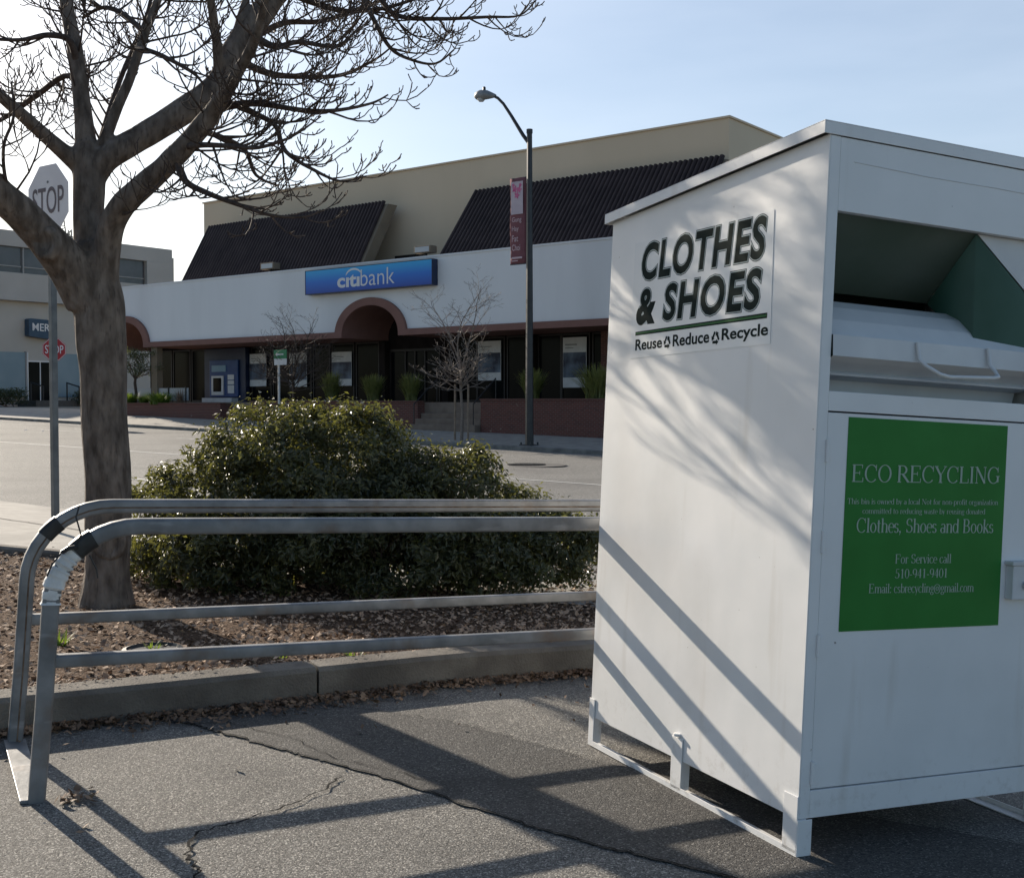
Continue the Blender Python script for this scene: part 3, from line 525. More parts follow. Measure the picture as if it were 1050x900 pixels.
# ------------------------------------------------------------------ the large bare tree in the bed
LIMBS = {
 'trunk':[(-0.00,0.00,-0.08,0.1665),(0.00,0.00,0.17,0.1511),(0.01,0.00,0.66,0.1418),(-0.00,0.00,1.10,0.1418),(-0.01,0.00,1.47,0.1418),(-0.02,0.00,1.77,0.1542),(-0.03,0.00,1.99,0.1603),(-0.05,0.00,2.15,0.1387),(-0.07,0.02,2.32,0.1175)],
 'left_limb':[(-0.08,-0.02,1.96,0.1537),(-0.17,-0.10,2.16,0.1338),(-0.30,-0.25,2.36,0.1132),(-0.45,-0.45,2.55,0.0985),(-0.59,-0.70,2.74,0.0782),(-0.73,-0.90,3.01,0.0596),(-0.78,-1.10,3.32,0.0394),(-0.79,-1.15,3.71,0.0234),(-0.76,-1.10,4.13,0.0105)],
 'leader':[(-0.05,0.02,1.96,0.1422),(-0.09,0.03,2.27,0.1053),(-0.11,0.05,2.55,0.0993),(-0.12,0.08,2.80,0.0997),(-0.14,0.10,2.96,0.0812)],
 'leader_up':[(-0.13,0.10,2.86,0.0812),(-0.16,0.12,3.15,0.0595),(-0.23,0.20,3.54,0.0538),(-0.33,0.30,3.94,0.0449),(-0.41,0.40,4.42,0.0325),(-0.42,0.50,4.91,0.0230)],
 'left_branch':[(-0.16,0.08,2.82,0.0686),(-0.27,0.00,2.92,0.0524),(-0.38,-0.10,3.03,0.0456),(-0.51,-0.30,3.17,0.0385),(-0.69,-0.40,3.31,0.0292),(-0.82,-0.60,3.53,0.0198)],
 'limb_a':[(-0.10,0.10,2.77,0.0875),(0.01,0.10,2.88,0.0844),(0.22,0.20,3.05,0.0823),(0.44,0.30,3.23,0.0866),(0.62,0.40,3.42,0.0845),(0.75,0.50,3.72,0.0790),(0.88,0.60,3.95,0.0800),(1.07,0.70,4.21,0.0709),(1.36,0.80,4.51,0.0547),(1.57,1.00,5.00,0.0385),(1.72,1.10,5.53,0.0177)],
 'limb_b':[(-0.00,0.00,1.81,0.0987),(0.02,-0.03,2.11,0.0952),(0.07,-0.08,2.38,0.0854),(0.17,-0.15,2.53,0.0755),(0.34,-0.20,2.67,0.0720),(0.55,-0.30,2.81,0.0680),(0.71,-0.35,2.97,0.0646),(0.81,-0.40,3.07,0.0525),(0.92,-0.50,3.17,0.0402),(1.12,-0.70,3.39,0.0307),(1.26,-0.90,3.70,0.0217)],
 'inner_stem':[(-0.03,0.10,2.96,0.0406),(0.05,0.15,3.22,0.0377),(0.11,0.20,3.40,0.0348),(0.18,0.30,3.72,0.0321),(0.24,0.40,3.98,0.0292),(0.33,0.50,4.40,0.0197)],
 'a_upright':[(0.64,0.40,3.47,0.0422),(0.65,0.30,3.66,0.0353),(0.64,0.20,3.91,0.0285),(0.64,0.10,4.24,0.0187)],
 'a_upright2':[(0.71,0.45,3.61,0.0392),(0.75,0.50,3.85,0.0329),(0.79,0.60,4.11,0.0267),(0.82,0.70,4.48,0.0169)],
 'top_right':[(1.36,0.80,4.51,0.0342),(1.50,0.60,4.24,0.0267),(1.59,0.50,4.00,0.0197),(1.65,0.45,3.87,0.0164),(1.77,0.40,3.66,0.0130),(1.92,0.40,3.58,0.0097),(2.07,0.40,3.56,0.0078),(2.19,0.40,3.65,0.0052)],
 'top_right2':[(1.39,0.80,4.45,0.0307),(1.68,0.60,4.05,0.0200),(1.82,0.50,3.90,0.0165),(2.09,0.40,3.85,0.0130),(2.41,0.30,3.83,0.0096),(2.62,0.30,3.84,0.0064),(2.73,0.30,3.94,0.0048)],
 'b1':[(0.82,-0.40,3.07,0.0292),(0.95,-0.40,3.09,0.0233),(1.10,-0.50,3.07,0.0201),(1.34,-0.60,3.01,0.0142),(1.56,-0.70,2.98,0.0112),(1.77,-0.70,3.02,0.0073),(1.87,-0.70,3.07,0.0045)],
 'b2':[(0.95,-0.40,3.08,0.0233),(1.06,-0.40,3.03,0.0175),(1.18,-0.45,2.95,0.0145),(1.25,-0.50,2.79,0.0129),(1.42,-0.50,2.68,0.0103),(1.57,-0.50,2.62,0.0069),(1.72,-0.50,2.65,0.0043)],
 'b3':[(0.55,-0.30,2.78,0.0266),(0.63,-0.40,2.64,0.0204),(0.79,-0.50,2.55,0.0172),(1.01,-0.60,2.46,0.0127),(1.20,-0.70,2.39,0.0095),(1.38,-0.70,2.38,0.0067),(1.50,-0.70,2.42,0.0042)],
 'b4':[(0.16,0.20,3.60,0.0190),(0.31,0.00,3.52,0.0154),(0.44,-0.10,3.45,0.0137),(0.63,-0.20,3.33,0.0105),(0.70,-0.20,3.25,0.0060)],
 'b5':[(0.81,0.50,3.79,0.0329),(1.00,0.40,3.67,0.0227),(1.18,0.30,3.67,0.0160),(1.43,0.20,3.61,0.0127),(1.55,0.20,3.69,0.0082),(1.64,0.20,3.80,0.0047)],
 'b6':[(-0.22,0.20,3.45,0.0285),(-0.23,0.10,3.61,0.0219),(-0.33,0.00,3.62,0.0185),(-0.47,-0.10,3.56,0.0122),(-0.66,-0.20,3.54,0.0090)],
 'b7':[(-0.15,0.10,3.14,0.0250),(-0.31,0.30,3.45,0.0192),(-0.57,0.40,3.35,0.0195),(-0.79,0.50,3.25,0.0165),(-0.99,0.50,3.14,0.0132)],
 'b8':[(0.60,-0.31,2.86,0.0236),(0.76,-0.50,2.83,0.0172),(0.97,-0.70,2.78,0.0140),(1.15,-0.80,2.75,0.0110),(1.36,-0.90,2.79,0.0070),(1.52,-0.90,2.90,0.0041)],
 'b9':[(0.71,0.50,3.63,0.0296),(0.90,0.70,3.58,0.0236),(1.10,0.90,3.61,0.0173),(1.36,1.00,3.65,0.0140),(1.60,1.00,3.76,0.0084),(1.74,1.00,3.87,0.0052)],
 'b10':[(0.68,-0.35,2.95,0.0206),(0.76,-0.10,2.97,0.0182),(0.87,0.10,2.93,0.0156),(0.92,0.20,2.79,0.0111),(1.06,0.20,2.72,0.0063)],
 'b11':[(1.00,0.70,4.15,0.0337),(1.24,0.70,4.05,0.0236),(1.44,0.70,4.00,0.0169),(1.72,0.60,3.99,0.0133),(2.01,0.60,4.08,0.0083)],
 'b12':[(0.76,0.60,3.75,0.0267),(0.96,0.90,3.98,0.0207),(1.21,1.10,4.06,0.0177),(1.47,1.20,4.19,0.0125),(1.76,1.20,4.28,0.0072)],
 'b13':[(-0.40,-0.30,2.47,0.0148),(-0.39,-0.50,2.61,0.0115),(-0.36,-0.60,2.80,0.0099),(-0.30,-0.60,2.97,0.0085),(-0.31,-0.60,3.17,0.0057)],
 'b14':[(0.19,0.30,3.72,0.0225),(-0.03,0.50,3.92,0.0165),(-0.20,0.60,3.99,0.0133),(-0.37,0.70,3.95,0.0084)],
 'b15':[(-0.10,0.10,2.77,0.0281),(-0.17,0.60,3.26,0.0200),(-0.15,0.90,3.67,0.0173),(-0.09,1.20,4.11,0.0143),(-0.04,1.30,4.50,0.0109)],
}
TB = Vector((-2.572, 7.4, .085)); TB.z = g(TB.x, TB.y)+.06
tree = thing('bare_tree', 'large bare winter tree with a thick trunk in the mulch bed behind the rail', 'tree', TB)
rng = random.Random(11)
tm = MB(); cm = MB()
big = ('trunk', 'left_limb', 'leader', 'leader_up', 'left_branch', 'limb_a', 'limb_b', 'inner_stem', 'a_upright', 'a_upright2')
def bark_bump(mb, start):
    for i in range(start, len(mb.v)):
        v = Vector(mb.v[i]); k = noise.noise(v*Vector((9, 9, 3)).x if False else Vector((v.x*9, v.y*9, v.z*2.6)))*.013+noise.noise(v*3.1)*.012
        mb.v[i] = (v.x+k, v.y+k*.6, v.z)
for nm in big:
    pts = limb_tube(tm, LIMBS[nm]); s0 = len(tm.v)
    n_ = 18 if nm in ('trunk', 'left_limb', 'limb_a', 'limb_b', 'leader') else 10
    rad = [p[3] for p in pts]
    if nm == 'trunk':
        for i, p in enumerate(pts):
            if p[2] < .25: rad[i] *= 1+.16*(1-max(0, p[2]+.05)/.3)
    tm.tube([p[:3] for p in pts], rad, n=n_)
    if n_ == 18: bark_bump(tm, s0)
# swollen old pruning scar where the left limb leaves, and one low on the trunk
def scar(c, nrm, r):
    nrm = Vector(nrm).normalized(); ex = nrm.cross(Vector((0, 0, 1))).normalized(); ey = ex.cross(nrm); prof = [(1.25, -.25), (1.12, .1), (.92, .2), (.72, .12), (.45, -.02), (.18, -.1), (.02, -.12)]
    vs = [Vector(c)+(ex*math.cos(t*.3927)+ey*math.sin(t*.3927)*1.15)*r*k+nrm*r*h for k, h in prof for t in range(16)]
    tm.add(vs, [(i*16+j, i*16+(j+1) % 16, (i+1)*16+(j+1) % 16, (i+1)*16+j) for i in range(6) for j in range(16)])
body_m = tm; tm = MB(); scar((-.226, -.335, 2.28), (-.2, -1, .05), .075); smooth_angle(tm.build('pruning_scar', 'bark', tree), 80)
tm = MB(); scar((.06, -.125, .45), (.3, -1, 0), .085); smooth_angle(tm.build('pruning_scar', 'bark', tree), 80); tm = body_m
tr = tm.build('trunk', 'bark', tree, smooth=True)            # weld the overlapping limbs into one skin
rm = tr.modifiers.new('weld', 'REMESH'); rm.mode = 'VOXEL'; rm.voxel_size = .011; rm.use_smooth_shade = True
sm = tr.modifiers.new('soften', 'SMOOTH'); sm.factor = .5; sm.iterations = 16
for nm, pl in LIMBS.items():
    pts = limb_tube(cm, pl); thin = nm not in big
    if thin: cm.tube([p[:3] for p in pts], [max(.0025, p[3]) for p in pts], n=7, cap=False)
    if nm == 'trunk' or nm == 'leader': continue
    lens = sum((Vector(pts[i+1][:3])-Vector(pts[i][:3])).length for i in range(len(pts)-1))
    step = .056 if thin else .09
    acc = 0; nxt = (.12 if thin else .55)
    for i in range(1, len(pts)):
        p, q = Vector(pts[i-1][:3]), Vector(pts[i][:3]); acc += (q-p).length
        if acc > nxt:
            nxt = acc+step*rng.uniform(.6, 1.4); dd = (q-p).normalized(); rr = pts[i][3]
            if rr > .068 and rng.random() < .75: continue
            az_ = rng.uniform(0, 6.283); side = dd.orthogonal().normalized(); side = Matrix.Rotation(az_, 3, dd) @ side
            side.z = side.z*.5-.12; kd = (dd*.6+side*.9).normalized()
            ln = rng.uniform(.3, .72)*(1-.6*i/len(pts)) if thin else rng.uniform(.45, 1.0)
            grow(cm, q-Vector((0, 0, 0)), kd, ln, min(.008, rr*.6), 2, rng, 2.3, .08, .85, 5, .0034)
cm.build('crown', 'twig', tree, smooth=True)

# ------------------------------------------------------------------ the shrub
def leaf(mb, p, nrm, s, rng, asp=.42):
    nrm = nrm.normalized(); ex = nrm.orthogonal().normalized(); ex = Matrix.Rotation(rng.uniform(0, 6.283), 3, nrm) @ ex; ey = nrm.cross(ex)
    f = nrm*s*.18; mb.add([p-ex*s, p+ey*s*asp+f, p+ex*s, p-ey*s*asp+f], [(0, 1, 2), (0, 2, 3)])
SB = P(-1.1, 8.45, .06)
shrub = thing('leafy_shrub', 'broad dense evergreen shrub with sunlit yellow green tips in the mulch bed', 'shrub', SB)
LOBES = [((-.3, .1, .6), (.86, .8, .8), 1.2), ((-1.0, .25, .48), (.66, .62, .58), .6), ((-1.5, .35, .4), (.42, .45, .42), .3), ((-.6, .15, .8), (.66, .6, .58), .55), ((.74, -.12, .5), (.4, .45, .55), .45), ((-.12, .15, .84), (.56, .55, .56), .5),
         ((.95, .1, .32), (.48, .5, .4), .35), ((1.35, .2, .3), (.42, .42, .3), .25), ((.3, .1, .45), (.5, .6, .5), .4), ((-.5, -.35, .42), (.75, .5, .45), .4), ((.4, -.35, .36), (.75, .5, .42), .4), ((1.64, .3, .3), (.2, .24, .24), .07), ((1.2, .3, .55), (.16, .16, .16), .05), ((.32, .05, .62), (.42, .5, .48), .35), ((-.9, -.2, .3), (.7, .5, .3), .3), ((.9, -.2, .25), (.6, .5, .26), .25)]
rng = random.Random(5); mb = MB(); tot = sum(l[2] for l in LOBES)
for (c, r, w) in LOBES:
    c = Vector(c); clumps = []
    for k in range(int(170*w)+8):
        z = rng.uniform(-.75, 1); t = rng.uniform(0, 6.283); q = math.sqrt(max(0, 1-z*z)); dr = Vector((q*math.cos(t), q*math.sin(t), z))
        rad = rng.uniform(.8, 1.0) if rng.random() < .8 else rng.uniform(.45, .8)
        pos = Vector((c.x+dr.x*r[0]*rad, c.y+dr.y*r[1]*rad, c.z+dr.z*r[2]*rad))
        if pos.z < .08: continue
        clumps.append((pos, Vector((dr.x/r[0], dr.y/r[1], dr.z/r[2])).normalized()))
    for pos, nrm in clumps:
        sz = rng.uniform(.055, .11)
        for k in range(int(rng.uniform(85, 150))):
            o_ = Vector((rng.gauss(0, 1), rng.gauss(0, 1), rng.gauss(0, .8)))*sz*.62
            p = pos+o_
            if p.z < .03: continue
            leaf(mb, p, nrm*.5+o_.normalized()*.7+Vector((rng.gauss(0, .5), rng.gauss(0, .5), .35+rng.gauss(0, .4))), rng.choice((.011, .016, .02, .024, .03))*rng.uniform(.85, 1.15), rng)
sm_ = MB()                                                    # stray shoots standing out of the mound
for k in range(80):
    c, r, w = rng.choice(LOBES[:6]); z = rng.uniform(.25, 1); t = rng.uniform(0, 6.283); q = math.sqrt(1-z*z)
    p = Vector((c[0]+q*math.cos(t)*r[0]*.93, c[1]+q*math.sin(t)*r[1]*.93, c[2]+z*r[2]*.93)); d = Vector((q*math.cos(t)*.5+rng.gauss(0, .3), q*math.sin(t)*.5+rng.gauss(0, .3), .9)).normalized(); l_ = rng.uniform(.06, .15)
    sm_.tube([p, p+d*l_*.5, p+d*l_], .0028, 4)
    for j in range(12): leaf(mb, p+d*l_*(.25+.75*j/11)+Vector((rng.gauss(0, .014), rng.gauss(0, .014), rng.gauss(0, .01))), Vector((rng.gauss(0, .7), rng.gauss(0, .7), 1)), rng.uniform(.014, .028), rng)
mb.build('foliage', 'shrub', shrub); sm_.build('shoots', 'twig', shrub)['kind'] = 'stuff'
mb = MB()
for k in range(46):
    t = rng.uniform(0, 6.283); d = Vector((math.cos(t)*rng.uniform(.2, 1.2), math.sin(t)*.7, 1)); x0 = Vector((rng.uniform(-.9, .9), rng.uniform(-.2, .4), -.05))
    grow(mb, x0, d, rng.uniform(.5, 1.0), .014, 1, rng, .3, .16, .6, 5)
mb.build('stem', 'twig', shrub)

# small weeds in the bed and the black valve lid
def tuft(name, label, cat, loc, n, h, w, m, wid=.004, group=None, seed=1, lean=.0):
    rng = random.Random(seed); mb = MB()
    for k in range(n):
        t = rng.uniform(0, 6.283); rr = rng.uniform(0, w*.22); b = Vector((math.cos(t)*rr, math.sin(t)*rr, -.03)); hh = h*rng.uniform(.55, 1.05); out = w*.5*rng.uniform(.15, 1.0)
        t2 = t+rng.gauss(0, .6); dx = Vector((math.cos(t2), math.sin(t2), 0)); sd_ = Vector((-dx.y, dx.x, 0))*wid; pts = []
        for i in range(6):
            s = i/5; pts.append(b+dx*out*(s**1.8)+Vector((lean*s*s*h, 0, hh*(s-.16*s**3*(out/w*2)))))
        vs = []
        for i, q in enumerate(pts): k_ = 1-(i/5)**1.5*.9; vs += [q-sd_*k_, q+sd_*k_]
        mb.add(vs, [(2*i, 2*i+1, 2*i+3, 2*i+2) for i in range(5)])
    o = mb.build(name, m); o.location = loc; return tag(o, label, cat, group)
wd_ = [((-2.38, 6.1), .12, 'tall green weed in the bark mulch left of the tree trunk, behind the rail leg'), ((-1.86, 6.0), .09, 'small bright green weed in the bark mulch just right of the tree foot'), ((-.8, 5.86), .1, 'spreading green weed at the kerb edge below the shrub'), ((-1.16, 5.86), .07, 'tiny sparse weed sprig beside the kerb, left of the spreading weed')]
for k, ((x, y), h, lb) in enumerate(wd_): tuft('weed', lb, 'weed', P(x, y, .1), 26, h, h*1.8, 'weed', .009, 'weeds in the bark mulch', 20+k)
mb = MB(); mb.lathe([(.14, -.02), (.15, .0), (.15, .03), (.13, .035), (.125, .022), (.01, .022)], 20)
o_ = mb.build('valve_lid', 'blacktape', smooth=False); o_.location = P(-1.84, 5.95, .1); tag(o_, 'round black valve box lid sunk in the bark mulch beside the kerb', 'valve lid')

# ------------------------------------------------------------------ clothes collection bin
bin_ = bpy.data.objects.new('clothes_bin', None); C.objects.link(bin_); bin_.matrix_world = BIN; bin_.empty_display_size = .2
tag(bin_, 'tall white steel clothes and shoes recycling bin on low legs with green front panel', 'recycling bin')
W, L, H, HB = 1.05, 1.334, 2.25, 2.158
mb = MB()
mb.prism([(0, 0, .119), (0, L, .119), (0, L, HB), (0, 0, H)], (.004, 0, 0))                 # left side sheet
mb.prism([(W, 0, .119), (W, L, .119), (W, L, HB), (W, 0, H)], (-.004, 0, 0))
mb.box(.0045, W-.0045, L-.004, L, .119, HB); mb.box(.0045, W-.0045, .03, L-.0045, .119, .123)
mb.box(.0045, .043, 0, .03, .119, H-.003); mb.box(1.007, W-.0045, 0, .03, .119, H-.003)       # jambs
mb.box(.0435, 1.0065, 0, .03, 2.017, H-.004); mb.box(.0435, 1.0065, 0, .03, 1.394, 1.455); mb.box(.0435, 1.0065, 0, .03, .119, .205)
body = mb.build('body', 'binwhite', bin_, bevel=.0012)
mb = MB(); oh = .026; of_ = .006; zf, zb_ = H+.034, HB+.036-.002                                          # folded lid
mb.prism([(-oh, -of_, zf+.002), (-oh, L+oh, zb_-.001), (W+oh, L+oh, zb_-.001), (W+oh, -of_, zf+.002)], (0, 0, .003))
for (x0, x1, y0, y1) in ((-oh, -oh+.003, -of_, L+oh), (W+oh-.003, W+oh, -of_, L+oh)):
    mb.prism([(x0, y0, zf-.036), (x0, y1, zb_-.038), (x0, y1, zb_-.0015), (x0, y0, zf+.0015)], (x1-x0, 0, 0))
mb.box(-oh+.0035, W+oh-.0035, -of_, -of_+.003, zf-.036, zf+.0015); mb.box(-oh+.0035, W+oh-.0035, L+oh-.003, L+oh, zb_-.038, zb_-.002)
mb.build('lid', 'binwhite', bin_, bevel=.001)
# door with its hinges and hasp
mb = MB(); mb.box(.047, 1.003, .004, .02, .209, 1.389); door = mb.build('door', 'binwhite', bin_, bevel=.0015)
for c0 in (.262, .66, .985, 1.27):
    mb = MB(); mb.tube([(.0445, -.004, c0-.035), (.0445, -.004, c0+.035)], .006, 10); mb.box(.047, .066, -.0005, .0035, c0-.025, c0+.025); smooth_angle(mb.build('hinge', 'binwhite', door))
mb = MB(); mb.box(.842, .97, -.03, .0035, .79, .905); mb.box(.835, .978, -.034, .0035, .9055, .92); mb.tube([(.9, -.036, .84), (.9, -.042, .84)], .016, 14); mb.build('lock_box', 'bingrey', door, bevel=.006)
mb = MB(); mb.prism([(.129, .0035, .70), (.818, .0035, .70), (.818, .0035, 1.378), (.129, .0035, 1.378)], (0, -.0015, 0)); sign = mb.build('sign_panel', 'panelgreen', bin_)
ex, ey, lf, y0 = (1, 0, 0), (0, 0, 1), (0, -.0006, 0), .0012
for txt, (a_, c_), w_, h_, tilt in (('ECO RECYCLING', (.149, 1.174), .638, .055, .012), ('This bin is owned by a local Not for non-profit organization', (.137, 1.104), .65, .018, .008),
        ('committed to reducing waste by reusing donated', (.2, 1.074), .53, .018, .006), ('Clothes, Shoes and Books', (.178, 1.014), .592, .046, 0), ('For Service call', (.345, .914), .242, .03, 0),
        ('510-941-9401', (.348, .866), .226, .03, 0), ('Email: csbrecycling@gmail.com', (.241, .82), .453, .03, -.008)):
    mb = MB(); serif_text(mb, txt, (a_, y0, c_), (1, 0, tilt), ey, w_, h_, lf); mb.build('lettering', 'signwhite', sign)
# mouth: sloping hood, green cheek, scoop with lip and handle
mb = MB(); mb.prism([(.045, .031, 2.02), (.675, .031, 2.02), (.724, .31, 1.81), (.045, .31, 1.81)], (0, .002, .004))
mb.build('hood_plate', 'bingreen', bin_)
A_, B_, C_, D_, E_ = (.662, .0315, 2.016), (.726, .308, 1.808), (.70, .06, 1.632), (1.005, .04, 1.62), (1.005, .05, 1.78)
mb = MB(); mb.add([A_, B_, C_, D_, E_], [(0, 2, 1), (0, 3, 2), (0, 4, 3)]); mb.add([tuple(Vector(q)+Vector((.003, .003, 0))) for q in (A_, B_, C_, D_, E_)], [(0, 1, 2), (0, 2, 3), (0, 3, 4)])
mb.build('cheek_plate', 'tealgreen', bin_, smooth=True)
mb = MB(); mb.prism([(.668, .0312, 2.016), (1.006, .0315, 2.016), (1.006, .047, 1.785)], (.0, .003, .001)); mb.build('corner_plate', 'bingrey', bin_)
prof = [(.30, 1.768), (.26, 1.772), (.2, 1.764), (.13, 1.735), (.07, 1.688), (.03, 1.636), (-.004, 1.632), (-.008, 1.566), (.02, 1.55), (.075, 1.524), (.055, 1.516), (.058, 1.51), (.15, 1.5), (.16, 1.462), (.3, 1.462)]
mb = MB(); n_ = len(prof)
mb.add([(x, b, c) for x in (.0445, 1.0055) for b, c in prof], [(i, i+1, n_+i+1, n_+i) for i in range(n_-1)])
scoop = mb.build('scoop', 'bingrey', bin_)
mb = MB(); mb.box(.046, 1.004, .062, .4, 1.4555, 1.459); mb.build('sill', 'bingrey', bin_)
mb = MB(); hp = [(.384, -.012, 1.63), (.386, -.02, 1.575), (.395, -.04, 1.555), (.43, -.07, 1.528), (.47, -.072, 1.522), (.66, -.072, 1.53), (.69, -.065, 1.535), (.7, -.04, 1.555), (.697, -.02, 1.575), (.694, -.012, 1.632)]
mb.tube(hp, .0065, 10); smooth_angle(mb.build('handle', 'bingrey', scoop))
# dark box behind the mouth so that the inside is closed
mb = MB(); mb.add([(.0445, .6, 1.4), (1.0055, .6, 1.4), (1.0055, .6, 2.1), (.0445, .6, 2.1)], [(0, 1, 2, 3)]); mb.build('inner_back', 'bingreen', bin_)
mb = MB(); mb.tube([(.1, -.0004, 2.175), (.4, -.0004, 2.168), (.7, -.0004, 2.17), (1.03, -.0004, 2.166)], .0016, 4); mb.build('weld_seam', 'bingrey', bin_)
# legs and the skids they stand on
for b0, b1, h_ in ((-.004, .066, .191), (.645, .715, .2), (1.296, 1.338, .196)):
    for sgn, x in ((1, 0), (-1, W)):
        mb = MB(); mb.box(*sorted((x-.006*sgn, x+.0*sgn-.0015*sgn)), b0, b1, .012, h_)
        if b0 < 0: mb.box(*sorted((x-.006*sgn, x+.05*sgn)), -.0085, -.0045, .004, .118)
        mb.box(*sorted((x+.0*sgn, x+.034*sgn)), b0+.004, b0+.0075, .012, .118)
        if .5 < b0 < 1: mb.tube([(x-.004*sgn, b0+.035, .205), (x-.004*sgn, b0+.035, .215)], .016, 10)
        mb.build('leg', 'binwhite', bin_, bevel=.002)
for sgn, x in ((1, -.006), (-1, W+.006)):
    mb = MB(); mb.box(*sorted((x, x+.05*sgn)), -.004, L+.004, .002, .0065); mb.box(*sorted((x, x+.004*sgn)), -.004, L+.004, .0068, .024); mb.build('skid', 'binwhite', bin_, bevel=.001)
# printed sign on the side
def SP(b, c): return (-.0035, b, c)
mb = MB(); mb.prism([(-.0004, 1.146, 1.592), (-.0004, .25, 1.61), (-.0004, .26, 2.053), (-.0004, 1.146, 2.05)], (-.0012, 0, 0)); decal = mb.build('side_decal', 'decal', bin_)
ex, ey = Vector((0, -1, .004)), Vector((0, 0, 1))
rows = (('CLOTHES', (1.086, 1.893), .79, .148), ('& SHOES', (1.108, 1.725), .797, .142))
for bold, mname, lift, nm in ((.064, 'ink', 0, 'letter_outline'), (.052, 'inkhalo', .0004, 'letter_halo'), (.031, 'ink', .0008, 'lettering')):
    for txt, (b, c), w, h in rows: mb = MB(); fit_text(mb, txt, (-.0019-lift, b, c), ex, ey, w, h, bold, .13, ref=.036, spacing=1.13); mb.build(nm, mname, decal)
mb = MB(); mb.prism([(-.0019, 1.112, 1.6815), (-.0019, .272, 1.6965), (-.0019, .272, 1.7145), (-.0019, 1.112, 1.6965)], (-.0003, 0, 0)); mb.build('rule', 'ink', decal)
mb = MB(); mb.prism([(-.0024, 1.11, 1.687), (-.0024, .274, 1.7015), (-.0024, .274, 1.709), (-.0024, 1.11, 1.6925)], (-.0002, 0, 0)); mb.build('green_rule', 'inkgreen', decal)
e2_ = Vector((0, -1, .017))
for txt, b, c, w, h in (('Reuse', 1.108, 1.622, .196, .044), ('Reduce', .838, 1.626, .238, .045), ('Recycle', .525, 1.622, .262, .054)): mb = MB(); fit_text(mb, txt, (-.0022, b, c), e2_, ey, w, h, .024); mb.build('lettering', 'ink', decal)
for bc in (.877, .562):
    mb = MB(); c_ = Vector((-.0022, bc, 1.645))
    for k in range(3):                                                                       # three chasing arrows
        v0 = Vector((math.cos(R(90+120*k)), math.sin(R(90+120*k))))*.029; v1 = Vector((math.cos(R(210+120*k)), math.sin(R(210+120*k))))*.029; d_ = v1-v0; nn = Vector((-d_.y, d_.x)).normalized()
        def pp(t, w): q_ = v0+d_*t+nn*w; return c_+Vector((-.0001*k, -q_.x, q_.y))
        mb.add([pp(.16, -.005), pp(.16, .005), pp(.6, .005), pp(.6, -.005)], [(0, 1, 2, 3)]); mb.add([pp(.6, -.011), pp(.6, .011), pp(.88, 0)], [(0, 1, 2)])
    mb.build('recycling_mark', 'ink', decal)

# ------------------------------------------------------------------ steel guard rail
rail = bpy.data.objects.new('guard_rail', None); C.objects.link(rail); rail.matrix_world = BIN @ Matrix.Translation((-2.13, 1.79, 0)); rail.empty_display_size = .2
tag(rail, 'double galvanised steel guard rail with bent ends in front of the planting bed kerb', 'guard rail')
RX = Vector((2.13, -1.79, 0))
def rsq(s, r, groove=0.):
    p = []
    for cx_, cy_, a0 in ((1, 1, 0), (-1, 1, 90), (-1, -1, 180), (1, -1, 270)):
        for k in range(4): t = R(a0+30*k); p.append((cx_*(1-r)+r*math.cos(t), cy_*(1-r)+r*math.sin(t)))
    return p
def gp(b): return 0
def hoop(b, zl, ztop, ztop2, a0, a1, rr):
    pts = [(a0, b, zl), (a0+.012, b, zl+.3), (a0+.02, b, ztop-rr)]
    for k in range(1, 11):
        t = R(9*k); pts.append((a0+.02+rr*1.05*(1-math.cos(t)), b, ztop-rr+rr*math.sin(t)))
    pts += [(a0+.02+rr*1.05+(a1-a0-2*rr)*s, b, ztop+(ztop2-ztop)*s) for s in (.25, .5, .75, 1)]
    ax = a1
    for k in range(1, 11): t = R(9*k); pts.append((ax-rr*1.0+rr*1.05*math.sin(t), b, ztop2-rr+rr*math.cos(t)))
    pts += [(ax+.02, b, .3), (ax+.03, b, -.09)]
    return [tuple(Vector(p)+RX) for p in pts]
for b, zl, zt, zt2, a0, rr in ((1.42, -.07, .888, .935, -2.122, .27), (2.16, -.065, .9, .96, -2.165, .3)):
    mb = MB(); mb.tube(hoop(b, zl, zt, zt2, a0, 2.65, rr), .0285, profile=rsq(1, .38), up=(1, 0, 0)); smooth_angle(mb.build('hoop', 'steel', rail), 50)
    if b > 2:
        mb = MB(); mb.tube([tuple(Vector(p)+Vector((0, -.0262, 0))) for p in hoop(b, zl, zt-.004, zt2-.004, a0+.006, 2.65, rr)], .0045, n=6); mb.build('groove', 'rust', rail)
for b, a0, z0, z1 in ((1.42, -2.095, .42, .462), (2.16, -2.14, .44, .515)):
    mb = MB(); mb.tube([tuple(Vector(p)+RX) for p in ((a0, b+.002, z0), (.2, b+.002, (z0+z1)/2+.004), (2.65, b+.002, z1))], .0225, profile=rsq(1, .38)); smooth_angle(mb.build('lower_rail', 'steel', rail), 50)
mb = MB(); q = [(-2.175, 1.40, -.062), (-2.095, 1.40, -.062), (-2.125, 2.17, -.052), (-2.205, 2.17, -.052)]
mb.prism([tuple(Vector(p)+RX) for p in q], (0, 0, .012)); mb.build('base_plate', 'steel', rail, bevel=.002)
def on_bend(b, zt, a0, rr, t0, t1, rad, nm, m, k=10, jit=0):
    pts = []
    for i in range(k+1):
        t = t0+(t1-t0)*i/k
        if t < 0: pts.append((a0+.02, b, zt-rr+t))
        else: tt = R(t*90); pts.append((a0+.02+rr*1.05*(1-math.cos(tt)), b, zt-rr+rr*math.sin(tt)))
    mb = MB(); mb.tube([tuple(Vector(p)+RX) for p in pts], [rad+random.uniform(-jit, jit) for _ in pts], profile=rsq(1, .5), up=(1, 0, 0)); return smooth_angle(mb.build(nm, m, rail), 50)
